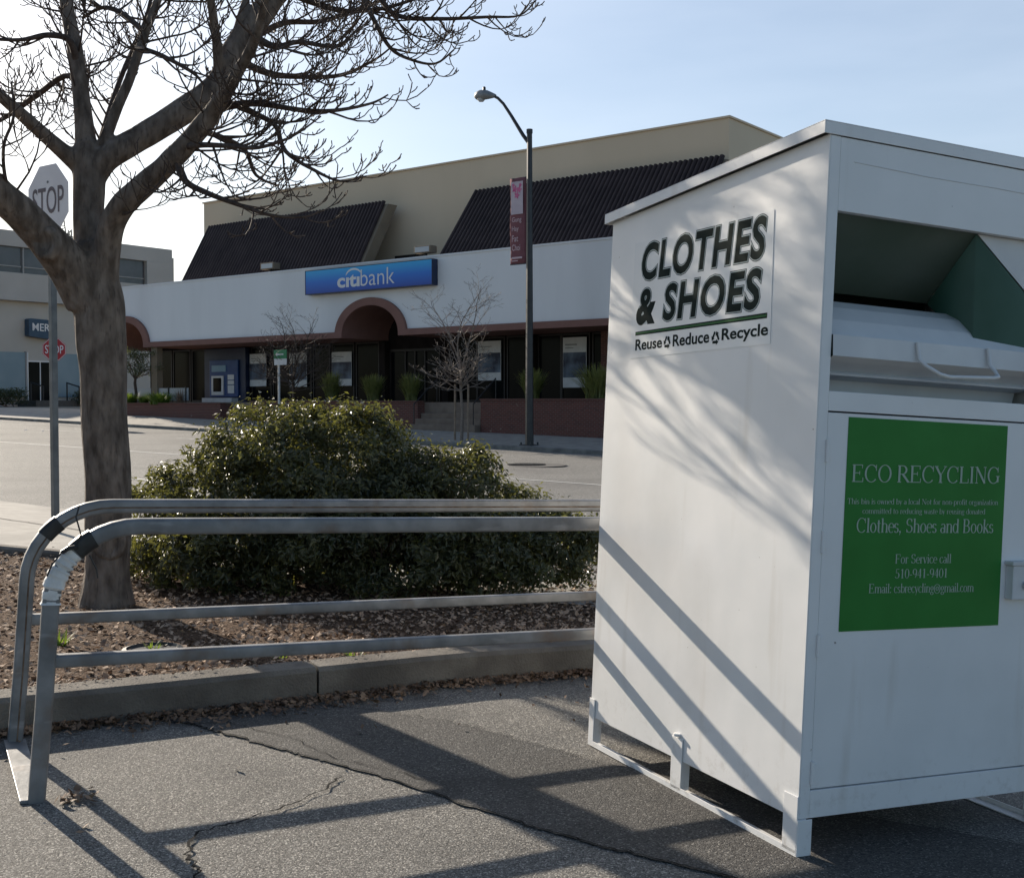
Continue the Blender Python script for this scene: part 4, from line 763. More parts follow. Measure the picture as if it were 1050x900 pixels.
on_bend(1.42, .888, -2.122, .27, .47, .64, .0335, 'tape_band', 'blacktape')
on_bend(2.16, .9, -2.165, .3, .4, .56, .0325, 'tape_band', 'blacktape')
on_bend(1.42, .888, -2.122, .27, .0, .46, .032, 'tape_wrap', 'cloth', 26, .004)
mb = MB(); c_ = Vector((-2.045, 1.385, .80))+RX
mb.tube([c_+Vector(p) for p in ((-.03, 0, 0), (-.01, -.008, .015), (.02, -.006, .02))], .008, 8); mb.tube([c_+Vector(p) for p in ((.005, -.005, .015), (.03, .0, .06), (.012, .01, .12), (.022, .02, .16))], .003, 5)
mb.tube([c_+Vector(p) for p in ((-.03, 0, 0), (-.06, -.01, -.04), (-.075, -.01, -.08))], .003, 5); mb.tube([c_+Vector(p) for p in ((.06, 0, -.01), (.085, 0, -.06), (.09, 0, -.09))], .003, 5)
mb.build('cable_tie', 'blacktape', rail)

# ------------------------------------------------------------------ near stop sign
sb = P(-4.46, 11.4, .1)
e_x = Vector((.803, -.596, 0)).normalized()
rs = math.atan2(e_x.y, e_x.x)                               # local x along the face, local -y towards the reader
def octagon(r, y, z): return [(r*math.cos(R(22.5+45*k)), y, z+r*math.sin(R(22.5+45*k))) for k in range(8)]
def stop_sign(label, loc, rotz, zc, size, face, ink, m_post, pr, group):
    t = thing('stop_sign', label, 'stop sign', loc, rotz); r = size/2/math.cos(R(22.5)); y = -pr-.006
    mb = MB(); mb.prism(octagon(r, y, zc), (0, .003, 0)); fc = mb.build('sign_plate', face, t)
    mb = MB(); fit_text(mb, 'STOP', (-size*.39, y-.002, zc-size*.19), (1, 0, 0), (0, 0, 1), size*.78, size*.38, .008); mb.build('lettering', ink, fc); mb = MB()
    a, b = octagon(r*.965, y-.0015, zc), octagon(r*.925, y-.0015, zc)
    mb.add(a+b, [(k, (k+1) % 8, 8+(k+1) % 8, 8+k) for k in range(8)]); (mb.build('border', ink, fc) if group != 'pale' else None)
    mb = MB(); mb.tube([(0, 0, -.1), (0, 0, zc+size*.42)], pr, profile=rsq(1, .2)); mb.build('post', m_post, t)
    mb = MB()
    for dz in (-.26, .26): mb = MB(); mb.tube([(0, y-.006, zc+dz*size), (0, y+.004, zc+dz*size)], .012, 8); mb.build('bolt', 'steel', t)
    return t
stop_sign('stop sign with glare painted pale into its face on a tall grey square post behind the large bare tree', sb, rs, 3.36-sb.z, .68, 'signglare', 'signink', 'post', .03, 'pale')
fs = F(0, 0)
fz = farz(-20.4, 52)
stop_sign('small far red stop sign across the road in front of the office building', (-20.3, 52, fz), R(18), 3.74-fz, .98, 'red', 'white', 'post', .035, None)

# ------------------------------------------------------------------ street lamp and banner
lz = farz(*xy(F(4.55, 3.5)))-.005
lamp = thing('street_lamp', 'tall dark street lamp with curved arm and grey cobra head on the far pavement', 'street lamp', F(4.55, 3.5, lz), FROT)
mb = MB(); mb.tube([(0, 0, .03), (0, 0, 9.95-lz)], [.135, .085], n=8); mb.build('pole', 'lamppost', lamp)
mb = MB(); mb.box(-.24, .24, -.24, .24, 0, .03)
for sx in (-1, 1):
    for sy in (-1, 1): mb.tube([(sx*.19, sy*.19, .03), (sx*.19, sy*.19, .11)], .03, 6)
mb.build('base_plate', 'lamppost', lamp, bevel=.005)
mb = MB(); mb.tube([(0, 0, 9.93-lz), (0, 0, 10.06-lz)], [.1, .1], n=10); mb.build('pole_cap', 'lamppost', lamp)
mb = MB(); pts = [(0, 0, 9.6-lz), (-.25, 0, 9.9-lz), (-.75, 0, 10.62-lz), (-1.05, 0, 11.02-lz), (-1.28, 0, 11.24-lz), (-1.5, 0, 11.36-lz)]
mb.tube(pts, [.07, .065, .055, .05, .048, .045], n=8); smooth_angle(mb.build('arm', 'lamppost', lamp))
mb = MB(); hp = [(-1.38, 0, 11.33-lz), (-1.55, 0, 11.37-lz), (-1.75, 0, 11.42-lz), (-1.98, 0, 11.45-lz), (-2.15, 0, 11.44-lz), (-2.24, 0, 11.42-lz)]
mb.tube(hp, [.05, .1, .15, .17, .14, .05], n=12, up=(0, 0, 1)); 
hd = smooth_angle(mb.build('lamp_head', 'lamphead', lamp), 60)
mb = MB(); mb.lathe([(.0, -.1), (.08, -.09), (.125, -.04), (.13, 0)], 12, (-1.98, 0, 11.33-lz)); smooth_angle(mb.build('lens', 'lens', hd))
mb = MB(); mb.lathe([(.05, 0), (.05, .09), (.03, .12)], 10, (-1.85, 0, 11.58-lz)); smooth_angle(mb.build('photocell', 'lamppost', hd))
bn = thing('street_banner', 'maroon new year banner hanging from the street lamp pole', 'banner', F(4.42, 3.5, 5.8), FROT)
mb = MB(); bw_ = []
for i in range(7):
    for j in range(13): bw_.append((-.64+.64*i/6+.0, .02*math.sin(j*.9)+.012*math.sin(i*1.3), .02+2.76*j/12))
mb.add(bw_, [(i*13+j, (i+1)*13+j, (i+1)*13+j+1, i*13+j+1) for i in range(6) for j in range(12)]); cl = mb.build('cloth', 'bannermar', bn, smooth=True)
sm = cl.modifiers.new('thick', 'SOLIDIFY'); sm.thickness = .006; sm.offset = 0
mb = MB(); mb.prism([(-.58, -.045, 1.62), (-.1, -.045, 1.62), (-.1, -.045, 2.66), (-.58, -.045, 2.66)], (0, .004, 0)); mb.build('pale_panel', 'bannerpale', bn)
mb = MB()
for cx_, cz_, r_f in ((-.42, 2.42, .13), (-.25, 2.4, .12), (-.34, 2.22, .12), (-.2, 2.54, .07), (-.48, 2.55, .07)):
    mb.add([(cx_, -.049, cz_)]+[(cx_+r_f*(.75+.25*math.cos(5*t*.314))*math.cos(t*.314), -.049-.0004*(cx_+.6), cz_+r_f*(.75+.25*math.cos(5*t*.314))*math.sin(t*.314)) for t in range(20)], [(0, 1+t, 1+(t+1) % 20) for t in range(20)])
mb.build('blossom', 'bannerpink', bn)
for k, (w_, wd2) in enumerate((('Gung', .38), ('Hay', .27), ('Fat', .25), ('Choi', .33))): mb = MB(); fit_text(mb, w_, (-.54, -.047, 1.33-.29*k), (1, 0, 0), (0, 0, 1), wd2, .2, .004); mb.build('lettering', 'bannertext', bn)
mb = MB()
mb.box(-.55, -.13, -.05, -.047, .2, .26); mb.box(-.55, -.3, -.05, -.047, .12, .15); mb.build('print_line', 'bannertext', bn)
for z_ in (.03, 2.77): mb = MB(); mb.tube([(.06, 0, z_), (-.64, 0, z_)], .017, 8); mb.build('bracket', 'lamppost', bn)

# ------------------------------------------------------------------ bank building
bank = thing('bank_building', 'low bank building with white fascia, arched entrance and dark tiled mansards across the road', 'building', F(0, 0, 0), FROT)
UL, UR, ZT = -24.32, 14., 6.91
AR = [(-22.5, 1.97, 1.56), (-5.94, 1.97, 1.56), (10.6, 1.97, 1.56)]
def zarch(u, base, which):
    for c_, ro, ri in AR:
        r_ = ro if which == 'o' else ri; hh = 1.43 if which == 'o' else 1.13
        if abs(u-c_) < r_: return max(base, 4.12+hh*math.sqrt(max(0, 1-((u-c_)/r_)**2)))
    return base
us = set([UL, UR]+[UL+.5*k for k in range(int((UR-UL)/.5)+1)])
for c_, ro, ri in AR:
    for r_ in (ro, ri):
        for k in range(33): us.add(c_-r_*math.cos(math.pi*k/32))
        us.update((c_-r_-.002, c_+r_+.002))
us = sorted(u for u in us if UL <= u <= UR)
def slab(mb, lo, hi, y0, y1, top=True):
    """wall slice: bottom lo(u), top hi(u), from y0 (front) to y1 (back)"""
    vs = [(u, y, f(u)) for u in us for y, f in ((y0, lo), (y0, hi), (y1, hi), (y1, lo))]
    fs = [(4*i+j, 4*i+(j+1) % 4, 4*(i+1)+(j+1) % 4, 4*(i+1)+j) for i in range(len(us)-1) for j in range(4)]
    mb.add(vs, fs+[(0, 1, 2, 3), tuple(range(4*len(us)-4, 4*len(us)))[::-1]])
fo = lambda u: zarch(u, 4.24, 'o'); fi = lambda u: zarch(u, 4.0, 'i')
mb = MB(); slab(mb, fo, lambda u: ZT, 0, .35); fas = mb.build('fascia', 'stucco', bank)
mb = MB(); mb.box(UL-.03, UR+.03, -.03, .38, ZT+.003, ZT+.07); mb.build('coping', 'stucco', fas)
mb = MB(); slab(mb, fi, lambda u: fo(u)+.004, -.12, 2.62); mb.build('arch_trim', 'trim', bank)
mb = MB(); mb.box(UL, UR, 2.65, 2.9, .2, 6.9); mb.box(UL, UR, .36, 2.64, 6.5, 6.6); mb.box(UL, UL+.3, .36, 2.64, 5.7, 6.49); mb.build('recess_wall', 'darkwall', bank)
mb = MB(); mb.box(UL, UR, -.35, 2.64, .1, 1.40); mb.build('porch_floor', 'stair', bank)
# storefront glazing between dark piers
bays = [(-23.9, -22.4), (-22.3, -20.9), (-20.8, -19.6), (-16.3, -14.9), (-14.8, -13.6), (-13.5, -12.2), (-12.1, -11.0), (-10.9, -9.5), (-9.4, -8.0), (-3.7, -2.6), (-2.6, -1.2), (-1.1, .3), (.4, 1.5), (1.5, 2.8), (2.9, 3.4), (5.0, 6.4), (6.5, 8), (8.1, 9.5)]
for u0, u1 in bays:
    mb = MB(); mb.box(u0+.06, u1-.06, 2.6, 2.645, 1.52, 3.9); w_ = mb.build('window', 'glass', bank)
    mb = MB()
    for q in ((u0, u0+.055, 1.42, 3.98), (u1-.055, u1, 1.42, 3.98)): mb.box(q[0], q[1], 2.56, 2.648, q[2], q[3])
    mb.box(u0+.057, u1-.057, 2.56, 2.648, 1.42, 1.5); mb.box(u0+.057, u1-.057, 2.56, 2.648, 3.91, 3.98); mb.build('frame', 'frame', w_)
mb = MB(); mb.box(-7.3, -4.6, 2.6, 2.645, 1.42, 3.5); dr_ = mb.build('entrance_door', 'glass', bank)
mb = MB()
for u_ in (-7.36, -6.5, -5.95, -5.4, -4.6): mb.box(u_, u_+.06, 2.54, 2.6, 1.42, 3.6)
mb.box(-7.3, -4.6, 2.53, 2.598, 3.52, 3.62); mb.build('frame', 'frame', dr_)
for k, u_ in enumerate((-7.75, -4.25, -.0, 3.45, 4.6, 8.05)):
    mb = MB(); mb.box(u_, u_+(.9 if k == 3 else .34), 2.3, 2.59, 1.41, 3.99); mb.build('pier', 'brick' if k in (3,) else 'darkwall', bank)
for k, u_ in enumerate((-24.24, -20.45)):
    mb = MB(); mb.box(u_-.05, u_+.4, .02, .33, 1.41, 3.99); mb.build('column', 'cheek', bank)
mb = MB(); mb.box(-20.2, 8.25, 2.91, 22, 6.92, 11.1); mb.box(-24.2, 13.9, 2.92, 22, .3, 6.91); ub = mb.build('upper_wall', 'beige', bank)
mb = MB(); mb.box(-20.26, 8.31, 2.85, 22.06, 11.103, 11.17); mb.build('parapet_cap', 'beige', ub)
def mansard(u0, u1, dep, zt):
    mb = MB(); mb.prism([(u0, .45, ZT+.0), (u0, dep, zt), (u0, min(2.9, dep+.55), zt), (u0, 1.0, ZT)], (u1-u0, 0, 0)); ms = mb.build('mansard', 'cheek', bank)
    mb = MB(); p = .2; n_ = int((u1-u0)/p); d = Vector((0, dep-.45, zt-ZT)); up = Vector((0, -d.z, d.y)).normalized(); vs = []; k_ = 0
    for i in range(n_):
        for j in range(6):
            t = math.pi*j/5; k_ += 1
            q = Vector((u0+p*i+p*(.5-.5*math.cos(t)), .45, ZT+.01))+up*(.03+.11*math.sin(t)); vs += [q-d*.02, q+d*(1.03+.0*i)]
    mb.add(vs, [(2*i, 2*i+2, 2*i+3, 2*i+1) for i in range(k_-1)] + [tuple(2*(6*i+j)+1 for j in range(6)) for i in range(n_)]); mb.build('barrel_tiles', 'tile', ms, smooth=False)
mansard(-18.65, -6.9, 2.0, 9.62); mansard(-2.72, 8.35, 2.55, 9.63)
mb = MB(); mb.box(-7.2, -5.6, 2.7, 2.905, 7.0, 7.55); mb.build('roof_vent', 'frame', bank)
# bank sign
bs = thing('bank_sign', 'long blue bank sign box with white lettering above the arched entrance', 'sign', F(-9.41, .06, 5.83), FROT); bs.scale = (.955, 1, 1)
mb = MB(); mb.box(.03, 7.3, -.24, .055, .02, .95); mb.box(0, 7.33, -.27, .05, .952, .98); mb.box(0, 7.33, -.27, .05, -.01, .018); mb.box(0, .028, -.27, .05, .019, .951); mb.box(7.302, 7.33, -.27, .05, .019, .951); mb.build('sign_box', 'navy', bs)
mb = MB(); mb.box(.032, 7.298, -.262, -.2405, .021, .949); sf = mb.build('sign_face', 'blueface', bs)
mb = MB(); fit_text(mb, 'cıtı', (1.98, -.266, .16), (1, 0, 0), (0, 0, 1), 1.33, .5, .03, ref=.03); fit_text(mb, 'bank', (3.36, -.266, .16), (1, 0, 0), (0, 0, 1), 1.95, .66, -.006, ref=0.)
ac = [(2.96+.5*math.cos(R(t)), -.266, .55+.36*math.sin(R(t))) for t in range(22, 159, 8)]; ac2 = [(2.96+.5*math.cos(R(t)), -.266, .49+.34*math.sin(R(t))) for t in range(22, 159, 8)]
mb.add(ac+ac2, [(i, i+1, len(ac)+i+1, len(ac)+i) for i in range(len(ac)-1)]); mb.build('lettering', 'white', sf)
for k, (u_, lb) in enumerate(((-12.15, 'small beige box floodlight on the white parapet left of the bank sign'), (-3.2, 'small beige box floodlight on the parapet at the right end of the bank sign'))):
    t = thing('roof_floodlight', lb, 'floodlight', F(u_, -.18, ZT+.07), FROT, 'floodlights on the bank parapet')
    mb = MB(); mb.box(-.42, .42, -.2, .2, .12, .4); mb.build('housing', 'cheek', t, bevel=.03); mb = MB(); mb.box(-.05, .05, -.05, .05, 0, .118); mb.build('stem', 'frame', t); mb = MB(); mb.box(-.36, .36, -.207, -.202, .16, .36); mb.build('lens', 'lens', t)
# cash machine
at = thing('cash_machine', 'blue cash machine set in a navy wall panel under the bank canopy', 'cash machine', F(-19.46, -2.3, 1.402), FROT)
mb = MB(); mb.box(0, 3.04, 0, .25, 0, 2.55); mb.build('wall_panel', 'navy', at)
mb = MB(); mb.box(.5, 2.6, -.1, -.003, .25, 2.0); mb.build('machine', 'bluemachine', at, bevel=.02)
mb = MB(); mb.box(.7, 1.75, -.125, -.103, 1.45, 1.75); mb.build('header', 'paleblue', at)
mb = MB(); mb.box(.72, 1.6, -.16, -.103, .34, 1.25); scf = mb.build('surround', 'plainwhite', at); mb = MB(); mb.box(.86, 1.46, -.168, -.162, .5, 1.15); mb.build('screen', 'glass', scf)
mb = MB(); mb.box(.3, 2.5, -.4, -.003, .0, .2); mb.build('shelf', 'plainwhite', at)
mb = MB(); mb.box(1.9, 2.35, -.13, -.103, .42, .8); mb.box(1.9, 2.35, -.13, -.103, .84, 1.02); mb.box(1.9, 2.35, -.13, -.103, 1.06, 1.3); mb.build('notice', 'plainwhite', at)
# window posters
for u0, u1, z0, z1, lb in ((-16.35, -15.2, 2.14, 3.65, 'white bordered window poster right beside the cash machine'), (-13.6, -12.45, 2.1, 3.62, 'white bordered window poster behind the bare tree with the sign post'), (-10.83, -9.6, 2.12, 3.6, 'tall white bordered window poster just left of the arched entrance'), (-2.5, -1.35, 2.26, 3.81, 'bright white bordered window poster right of the staked bare tree'), (1.62, 2.68, 1.95, 3.82, 'white topped window poster right of the lamp pole')):
    t = thing('window_poster', lb, 'poster', F(u0, -2.5, z0), FROT, 'posters in the bank windows'); w_, h_ = u1-u0, z1-z0
    mb = MB(); mb.box(0, w_, 0, .02, 0, h_); mb.build('sheet', 'plainwhite', t)
    mb = MB(); mb.box(.015, w_-.015, -.006, -.002, h_*.2, h_*.7); mb.build('picture', 'poster', t)
    mb = MB(); mb.box(.1, w_*.6, -.005, -.002, h_*.84, h_*.87); mb.box(.1, w_*.45, -.005, -.002, h_*.78, h_*.8); mb.build('print_lines', 'mullion', t)
# planters, steps
def planter(label, u0, u1, n0, n1, zt, zb):
    t = thing('brick_planter', label, 'planter', F(u0, n1, zb), FROT, 'brick planters in front of the bank'); d = n1-n0
    mb = MB(); mb.box(0, u1-u0, 0, d, -.25, zt-zb-.06); mb.build('wall', 'brick', t); mb = MB(); mb.box(-.03, u1-u0+.03, -.03, .3, zt-zb-.058, zt-zb); mb.build('coping', 'brick', t)
    mb = MB(); mb.box(.1, u1-u0-.1, .31, d-.02, zt-zb-.058, zt-zb-.02); mb.build('soil', 'soil', t); return t
planter('long red brick planter right of the bank steps', .45, 13, -.3, .95, 1.53, .3); planter('red brick planter left of the bank steps', -12.4, -2.78, -.3, .75, 1.46, .45); planter('low red brick planter under the cash machine side of the bank', -22.6, -14.1, -.3, 1.0, 1.37, .7)
st = thing('entrance_steps', 'brown steps between the brick planters up to the bank porch', 'steps', F(-2.75, 1.25, .38), FROT)
for k in range(5): mb = MB(); mb.box(.01, 3.17, .32*k, .32*(k+1)-.003 if k < 4 else 1.66, -.3, .205*(k+1)); mb.build('step', 'stair', st, bevel=.012)
for x_ in (.15, 3.02):
    t_ = MB(); t_.tube([(x_, .1, .1), (x_, .1, .95), (x_, 1.4, 1.9), (x_, 1.4, 1.05)], .022, 8); t_.build('handrail', 'rail', st)
gl = (((-8.2, 0, 1.42), 1.35, 1.0, 'sunlit ornamental grass clump left of the tall window poster'), ((-5.75, .1, 1.42), 1.2, 1.05, 'ornamental grass clump under the left side of the arched entrance'), ((-3.7, .1, 1.42), 1.2, 1.0, 'ornamental grass clump left of the bank steps'), ((2.2, .2, 1.5), 1.2, 1.1, 'ornamental grass clump just left of the lamp pole'), ((4.9, .1, 1.5), 1.3, 1.9, 'wide ornamental grass clump right of the lamp pole'))
for k, (q, h_, w_, lb) in enumerate(gl): tuft('ornamental_grass', lb, 'grass clump', F(*q), 420, h_, w_, 'grass', .03, 'ornamental grasses in the brick planters', 40+k)
for k, (u_, h_, w_, lb) in enumerate(((-21.3, .6, 1.5, 'low bright green grass tuft beside the tree trunk in the low planter'), (-20.0, .45, .8, 'smallest green tuft in the middle of the low planter'), (-18.8, .62, 1.9, 'wide bright green grass tuft in the low planter'))): tuft('low_grass', lb, 'grass clump', F(u_, .75, 1.33), 300, h_, w_, 'weed', .03, 'green tufts in the low planter', 60+k)
tuft('dry_plant', 'pale dry plant at the right of the low planter', 'plant', F(-17.6, .5, 1.33), 90, .8, .8, 'dryleaf', .012, None, 70)
fn = thing('low_fence', 'low grey glazed fence with dark posts behind the green tufts', 'fence', F(-23.2, -.1, 1.4), FROT)
mb = MB(); mb.box(0, 5.4, 0, .03, .08, .66); mb.build('panel', 'fencepanel', fn)
for x_ in (.0, 1.3, 2.6, 3.9, 5.2): mb = MB(); mb.box(x_, x_+.06, -.04, -.005, 0, .72); mb.build('post', 'rail', fn)

# ------------------------------------------------------------------ small bare trees, stakes, sign post
def small_tree(label, loc, h, fork, r, m, seed, width, n1=16, group=None):
    t = thing('young_bare_tree', label, 'tree', loc, 0, group); rng = random.Random(seed); tm, cm = MB(), MB()
    pts = [(0, 0, -.1), (.03, .01, fork*.4), (-.02, .02, fork*.75), (.0, 0, fork)]; tm.tube(pts, [r*1.2, r, r*.9, r*.85], n=9); smooth_angle(tm.build('trunk', m, t))
    for k in range(n1):
        a = 6.283*k/n1+rng.uniform(-.3, .3); up = rng.uniform(.25, 1.6); d = Vector((math.cos(a), math.sin(a), up)); z0 = fork*rng.uniform(.72, 1.0); ln = min((h-z0)*1.0/max(.5, d.normalized().z), width*rng.uniform(.6, 1.0))
        grow(cm, Vector((0, 0, z0)), d, ln, r*.42, 3, rng, .35, .2, .8, 4, .0045)
    for k in range(3): grow(cm, Vector((0, 0, fork)), Vector((rng.gauss(0, .25), rng.gauss(0, .25), 1)), h-fork, r*.6, 3, rng, .1, .22, .8, 5, .0045)
    cm.build('crown', m, t); return t
z_ = farz(*xy(F(1.45, 3.2)))
small_tree('slender bare young tree tied between two wooden stakes on the far pavement', F(1.45, 3.2, z_), 5.3, 2.3, .05, 'paletwig', 3, 1.75, 22)
for u_, lb in ((1.16, 'wooden tree stake on the left of the slender young tree'), (1.74, 'wooden tree stake on the right of the slender young tree')):
    mb = MB(); mb.tube([(0, 0, -.1), (.01, 0, 2.0-z_)], .035, 8); mb.tube([(.01, 0, 2.0-z_), (.01, 0, 2.02-z_)], .03, 8); o_ = smooth_angle(mb.build('tree_stake', 'stake')); o_.location = F(u_, 3.2, z_); tag(o_, lb, 'tree stake', 'stakes of the young tree')
z2 = farz(*xy(F(-7.85, 2.4)))
small_tree('bushy bare young tree beside the green and white sign post', F(-7.85, 2.4, z2), 4.5, 1.9, .05, 'twig', 9, 2.3, 26)
ps = thing('parking_sign', 'small green and white kerbside sign on a pale post', 'sign', F(-7.47, 3.45, farz(*xy(F(-7.47, 3.45)))), FROT); pz = ps.location.z
mb = MB(); mb.tube([(0, 0, -.1), (0, 0, 3.3-pz)], .045, 8); mb.build('post', 'signpost', ps)
mb = MB(); mb.box(-.18, .52, -.075, -.06, 2.82-pz, 3.06-pz); mb.build('white_plate', 'plainwhite', ps); mb = MB(); mb.box(-.2, .52, -.078, -.06, 3.065-pz, 3.4-pz); mb.build('green_plate', 'green', ps)
mb = MB(); mb.box(-.05, .35, -.082, -.08, 3.2-pz, 3.25-pz); mb.add([(-.1, -.081, 3.225-pz), (.0, -.081, 3.3-pz), (.0, -.081, 3.15-pz)], [(0, 1, 2)]); mb.build('arrow', 'white', ps)
ol = thing('olive_tree', 'small leafy olive tree under the left bank arch', 'tree', F(-21.3, .35, 1.3), FROT)
mb = MB(); mb.tube([(0, 0, 0), (.12, 0, .5), (.02, 0, 1.0), (.1, 0, 1.5)], [.1, .075, .07, .05], n=8)
rng = random.Random(3)
for k in range(7): grow(mb, Vector((.05, 0, 1.2)), Vector((rng.gauss(0, 1), rng.gauss(0, .6), 1)), 1.1, .03, 1, rng, .2, .25, .7, 5, .006)
mb.build('trunk', 'twig', ol); mb = MB()
for k in range(34):
    c_ = Vector((rng.gauss(.15, .55), rng.gauss(0, .4), rng.uniform(1.45, 2.55)))
    for j in range(50): leaf(mb, c_+Vector((rng.gauss(0, .13), rng.gauss(0, .13), rng.gauss(0, .1))), Vector((rng.gauss(0, 1), rng.gauss(0, 1), .6)), rng.uniform(.04, .075), rng, .35)
mb.build('crown', 'olive', ol)

# ------------------------------------------------------------------ road furniture
mc = Vector((.36, 28.9, 0)); mh = thing('utility_cover', 'round iron grated utility cover in a dark collar on the road', 'manhole cover', (mc.x, mc.y, street_z(*toF(mc.x, mc.y))), FROT)
mb = MB(); mb.lathe([(1.0, .002), (.98, .008), (.5, .009), (.49, .006)], 32); mb.build('collar', 'ringcon', mh); mb = MB(); mb.lathe([(.485, .004), (.485, .012), (.01, .012)], 32); mb.build('plate', 'crack', mh)
mb = MB()
for k in range(-8, 9):
    l_ = math.sqrt(max(0, .46**2-(k*.052)**2)); mb.box(k*.052-.012, k*.052+.012, -l_, l_, .013, .03)
mb.build('bars', 'manhole', mh)
dot = None
for k, (u_, n_) in enumerate([(-26, 9.6), (-24.6, 9.6), (-21.5, 9.4), (-20.2, 9.4), (-15.5, 9.2), (-14.3, 9.2), (-6, 17.8), (-5.3, 20.2), (3, 8.8), (4.6, 8.8)]):
    q = F(u_, n_)
    if dot is None:
        mb = MB(); mb.lathe([(.055, 0), (.05, .012), (.03, .018), (.0, .02)], 12); dot = smooth_angle(mb.build('road_stud', 'white')); o_ = dot
    else: o_ = dot.copy(); C.objects.link(o_)
    o_.location = (q.x, q.y, street_z(u_, n_)+.002); tag(o_, 'round white raised road stud on the asphalt', 'road stud', 'raised studs on the road')

# ------------------------------------------------------------------ office building across the side street
OR = math.atan2(-FN.y, -FN.x); oz = .8
of = thing('office_building', 'two storey warm grey concrete office building with ribbon windows beyond the tree', 'building', F(-56.2, -10.04, .615), OR); OS = 1.3; of.scale = (OS, OS, OS)
def ob(x0, x1, y0, y1, z0, z1): return (x0, x1, y0, y1, z0-oz, z1-oz)
mb = MB(); mb.box(*ob(-3.6, 13.3, .4, 16, -.5, 7.4)); wl = mb.build('wall', 'officewall', of)
mb = MB(); mb.box(*ob(-3.6, 13.3, 0, 16, 7.403, 8.85)); mb.box(*ob(-3.6, 13.3, 0, 16, 10.35, 11.25)); mb.box(*ob(-3.6, -3.2, .0, 16, 8.853, 10.347)); mb.box(*ob(11.4, 13.3, -.0, 16, 8.853, 10.347)); mb.box(*ob(13.305, 14.3, 1.2, 15, -.5, 10.9)); mb.box(*ob(-3.6, 13.3, -.08, .3, 7.25, 7.4)); mb.build('storey_band', 'officeband', of)
for k in range(7):
    x0 = -3.1+2.07*k; mb = MB(); mb.box(*ob(x0+.05, x0+2.0, .25, .35, 8.853, 10.347)); w_ = mb.build('window', 'officeglass', of); mb = MB(); mb.box(*ob(x0-.03, x0+.045, .12, .35, 8.853, 10.347)); mb.box(*ob(x0+.05, x0+2.0, .18, .248, 9.2, 9.26)); mb.build('frame', 'mullion', w_)
for x0, x1 in ((-2.9, .0), (.9, 3.25), (5.2, 7.2), (7.4, 9.4)):
    mb = MB(); mb.box(*ob(x0, x1, .3, .39, 1.7, 4.3)); w_ = mb.build('shop_window', 'blueglass', of); mb = MB(); mb.box(*ob(x0-.08, x0-.004, .25, .395, 1.6, 4.36)); mb.box(*ob(x1+.004, x1+.08, .25, .395, 1.6, 4.36)); mb.build('frame', 'mullion', w_)
mb = MB(); mb.box(*ob(3.42, 4.95, .3, .39, 1.5, 3.75)); dr_ = mb.build('door', 'glass', of); mb = MB(); mb.box(*ob(3.35, 3.415, .24, .395, 1.5, 4.3)); mb.box(*ob(4.955, 5.02, .24, .395, 1.5, 4.3)); mb.box(*ob(3.42, 4.95, .24, .395, 3.755, 3.83)); mb.box(*ob(4.15, 4.2, .26, .298, 1.5, 3.75)); mb.build('frame', 'white', dr_)
mb = MB(); mb.box(*ob(1.5, 8.5, -2.6, .39, .3, 1.1)); mb.box(*ob(2.8, 6, -1.6, .38, 1.103, 1.5)); mb.build('entrance_step', 'ringcon', of)
mb = MB()
for x_ in (3.3, 5.6, 6.9): mb.tube([(x_, -1.5, .3), (x_, -1.5, 1.5), (x_-.0, -.2, 1.75), (x_, -.2, .7)], .05, 6)
mb.build('handrail', 'rail', of)
mb = MB(); mb.box(*ob(12, 12.8, .02, .2, 9.0, 9.5)); mb.build('wall_unit', 'plainwhite', of)
osn = thing('office_sign', 'slate blue sign reading MER on the office wall behind the stop sign post', 'sign', F(-56.19, -14.3, 6.4), OR); osn.scale = (OS, OS, OS)
mb = MB(); pl_ = [(0, 0, .02), (.1, 0, -.02), (1.45, 0, -.16), (1.5, 0, -.1), (1.5, 0, .92), (1.42, 0, .98), (.1, 0, 1.02), (0, 0, .96)]; mb.prism([(x, -.1, z) for x, _, z in pl_], (0, .45, 0)); pn = mb.build('panel', 'shopblue', osn)
mb = MB(); fit_text(mb, 'MER', (.22, -.108, .32), (1, 0, -.02), (0, 0, 1), 1.1, .44, .012); mb.build('lettering', 'white', pn)
rsn = thing('roof_sign', 'rooftop letter sign on a steel frame above the office roof', 'sign', F(-56.6, -15.63, 14.2), OR); rsn.scale = (OS, OS, OS)
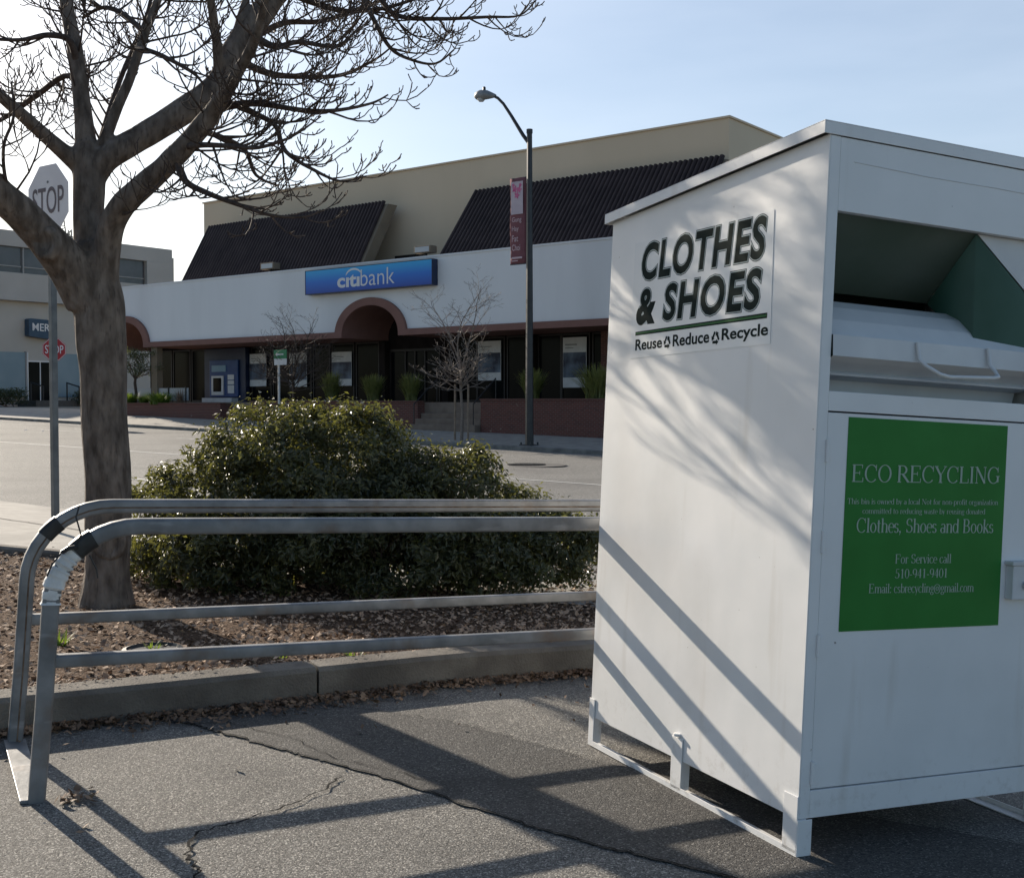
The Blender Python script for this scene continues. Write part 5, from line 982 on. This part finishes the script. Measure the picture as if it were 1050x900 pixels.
mb = MB(); fit_text(mb, 'NATIONAL', (0, 0, .05), (1, 0, 0), (0, 0, 1), 2.2, .45, .01); mb.build('lettering', 'frame', rsn)
mb = MB()
for x_ in (.2, 1.1, 2.1): mb.tube([(x_, .15, 0), (x_, .15, .6)], .03, 6); mb.tube([(x_, .15, .5), (x_, 1.1, 0)], .03, 6)
mb.tube([(0, .1, .04), (2.3, .1, .04)], .025, 6); mb.build('support', 'rail', rsn)
ml = thing('roof_mast', 'thin steel lattice mast on the office roof behind the stop sign', 'mast', F(-58.2, -18.2, 14.2), OR); ml.scale = (OS, OS, OS)
mb = MB(); 
for s_ in (-1, 1): mb.tube([(s_*.5, 0, 0), (0, 0, 3.6)], .035, 5)
for k in range(5): h_ = .6*k+.3; w_ = .5*(1-h_/3.6); mb.tube([(-w_, 0, h_), (w_*.85, 0, h_+.5)], .025, 5); mb.tube([(w_, 0, h_), (-w_, 0, h_)], .025, 5)
mb.build('lattice', 'rail', ml)
rng = random.Random(8)
def hedge(label, loc, rot, l, w, h, n, seed):
    rng = random.Random(seed); t = thing('hedge', label, 'hedge', loc, rot, 'hedges in front of the office'); mb = MB()
    for k in range(n):
        p = Vector((rng.uniform(0, l), rng.uniform(0, w), rng.uniform(.05, 1)**.7*h*(.8+.25*noise.noise(Vector((k*.001, rng.random()*2, seed)))))); leaf(mb, p, Vector((rng.gauss(0, 1), rng.gauss(0, 1), .8)), rng.uniform(.05, .1), rng, .5)
    mb.build('foliage', 'hedge', t); mb = MB()
    for k in range(int(l*1.5)): mb.tube([(rng.uniform(.1, l-.1), w*.5, -.2), (rng.uniform(.1, l-.1), w*.5, h*.7)], .03, 5)
    mb.build('stem', 'twig', t)
q = F(-53.1, -5.9); hedge('dark clipped hedge left of the office door', (q.x, q.y, farz(q.x, q.y)), OR, 6.7, 1.7, 1.5, 5200, 1)
q = F(-53.1, -16.8); hedge('dark clipped hedge right of the office door', (q.x, q.y, farz(q.x, q.y)), OR, 6.5, 1.7, 1.3, 4600, 2)
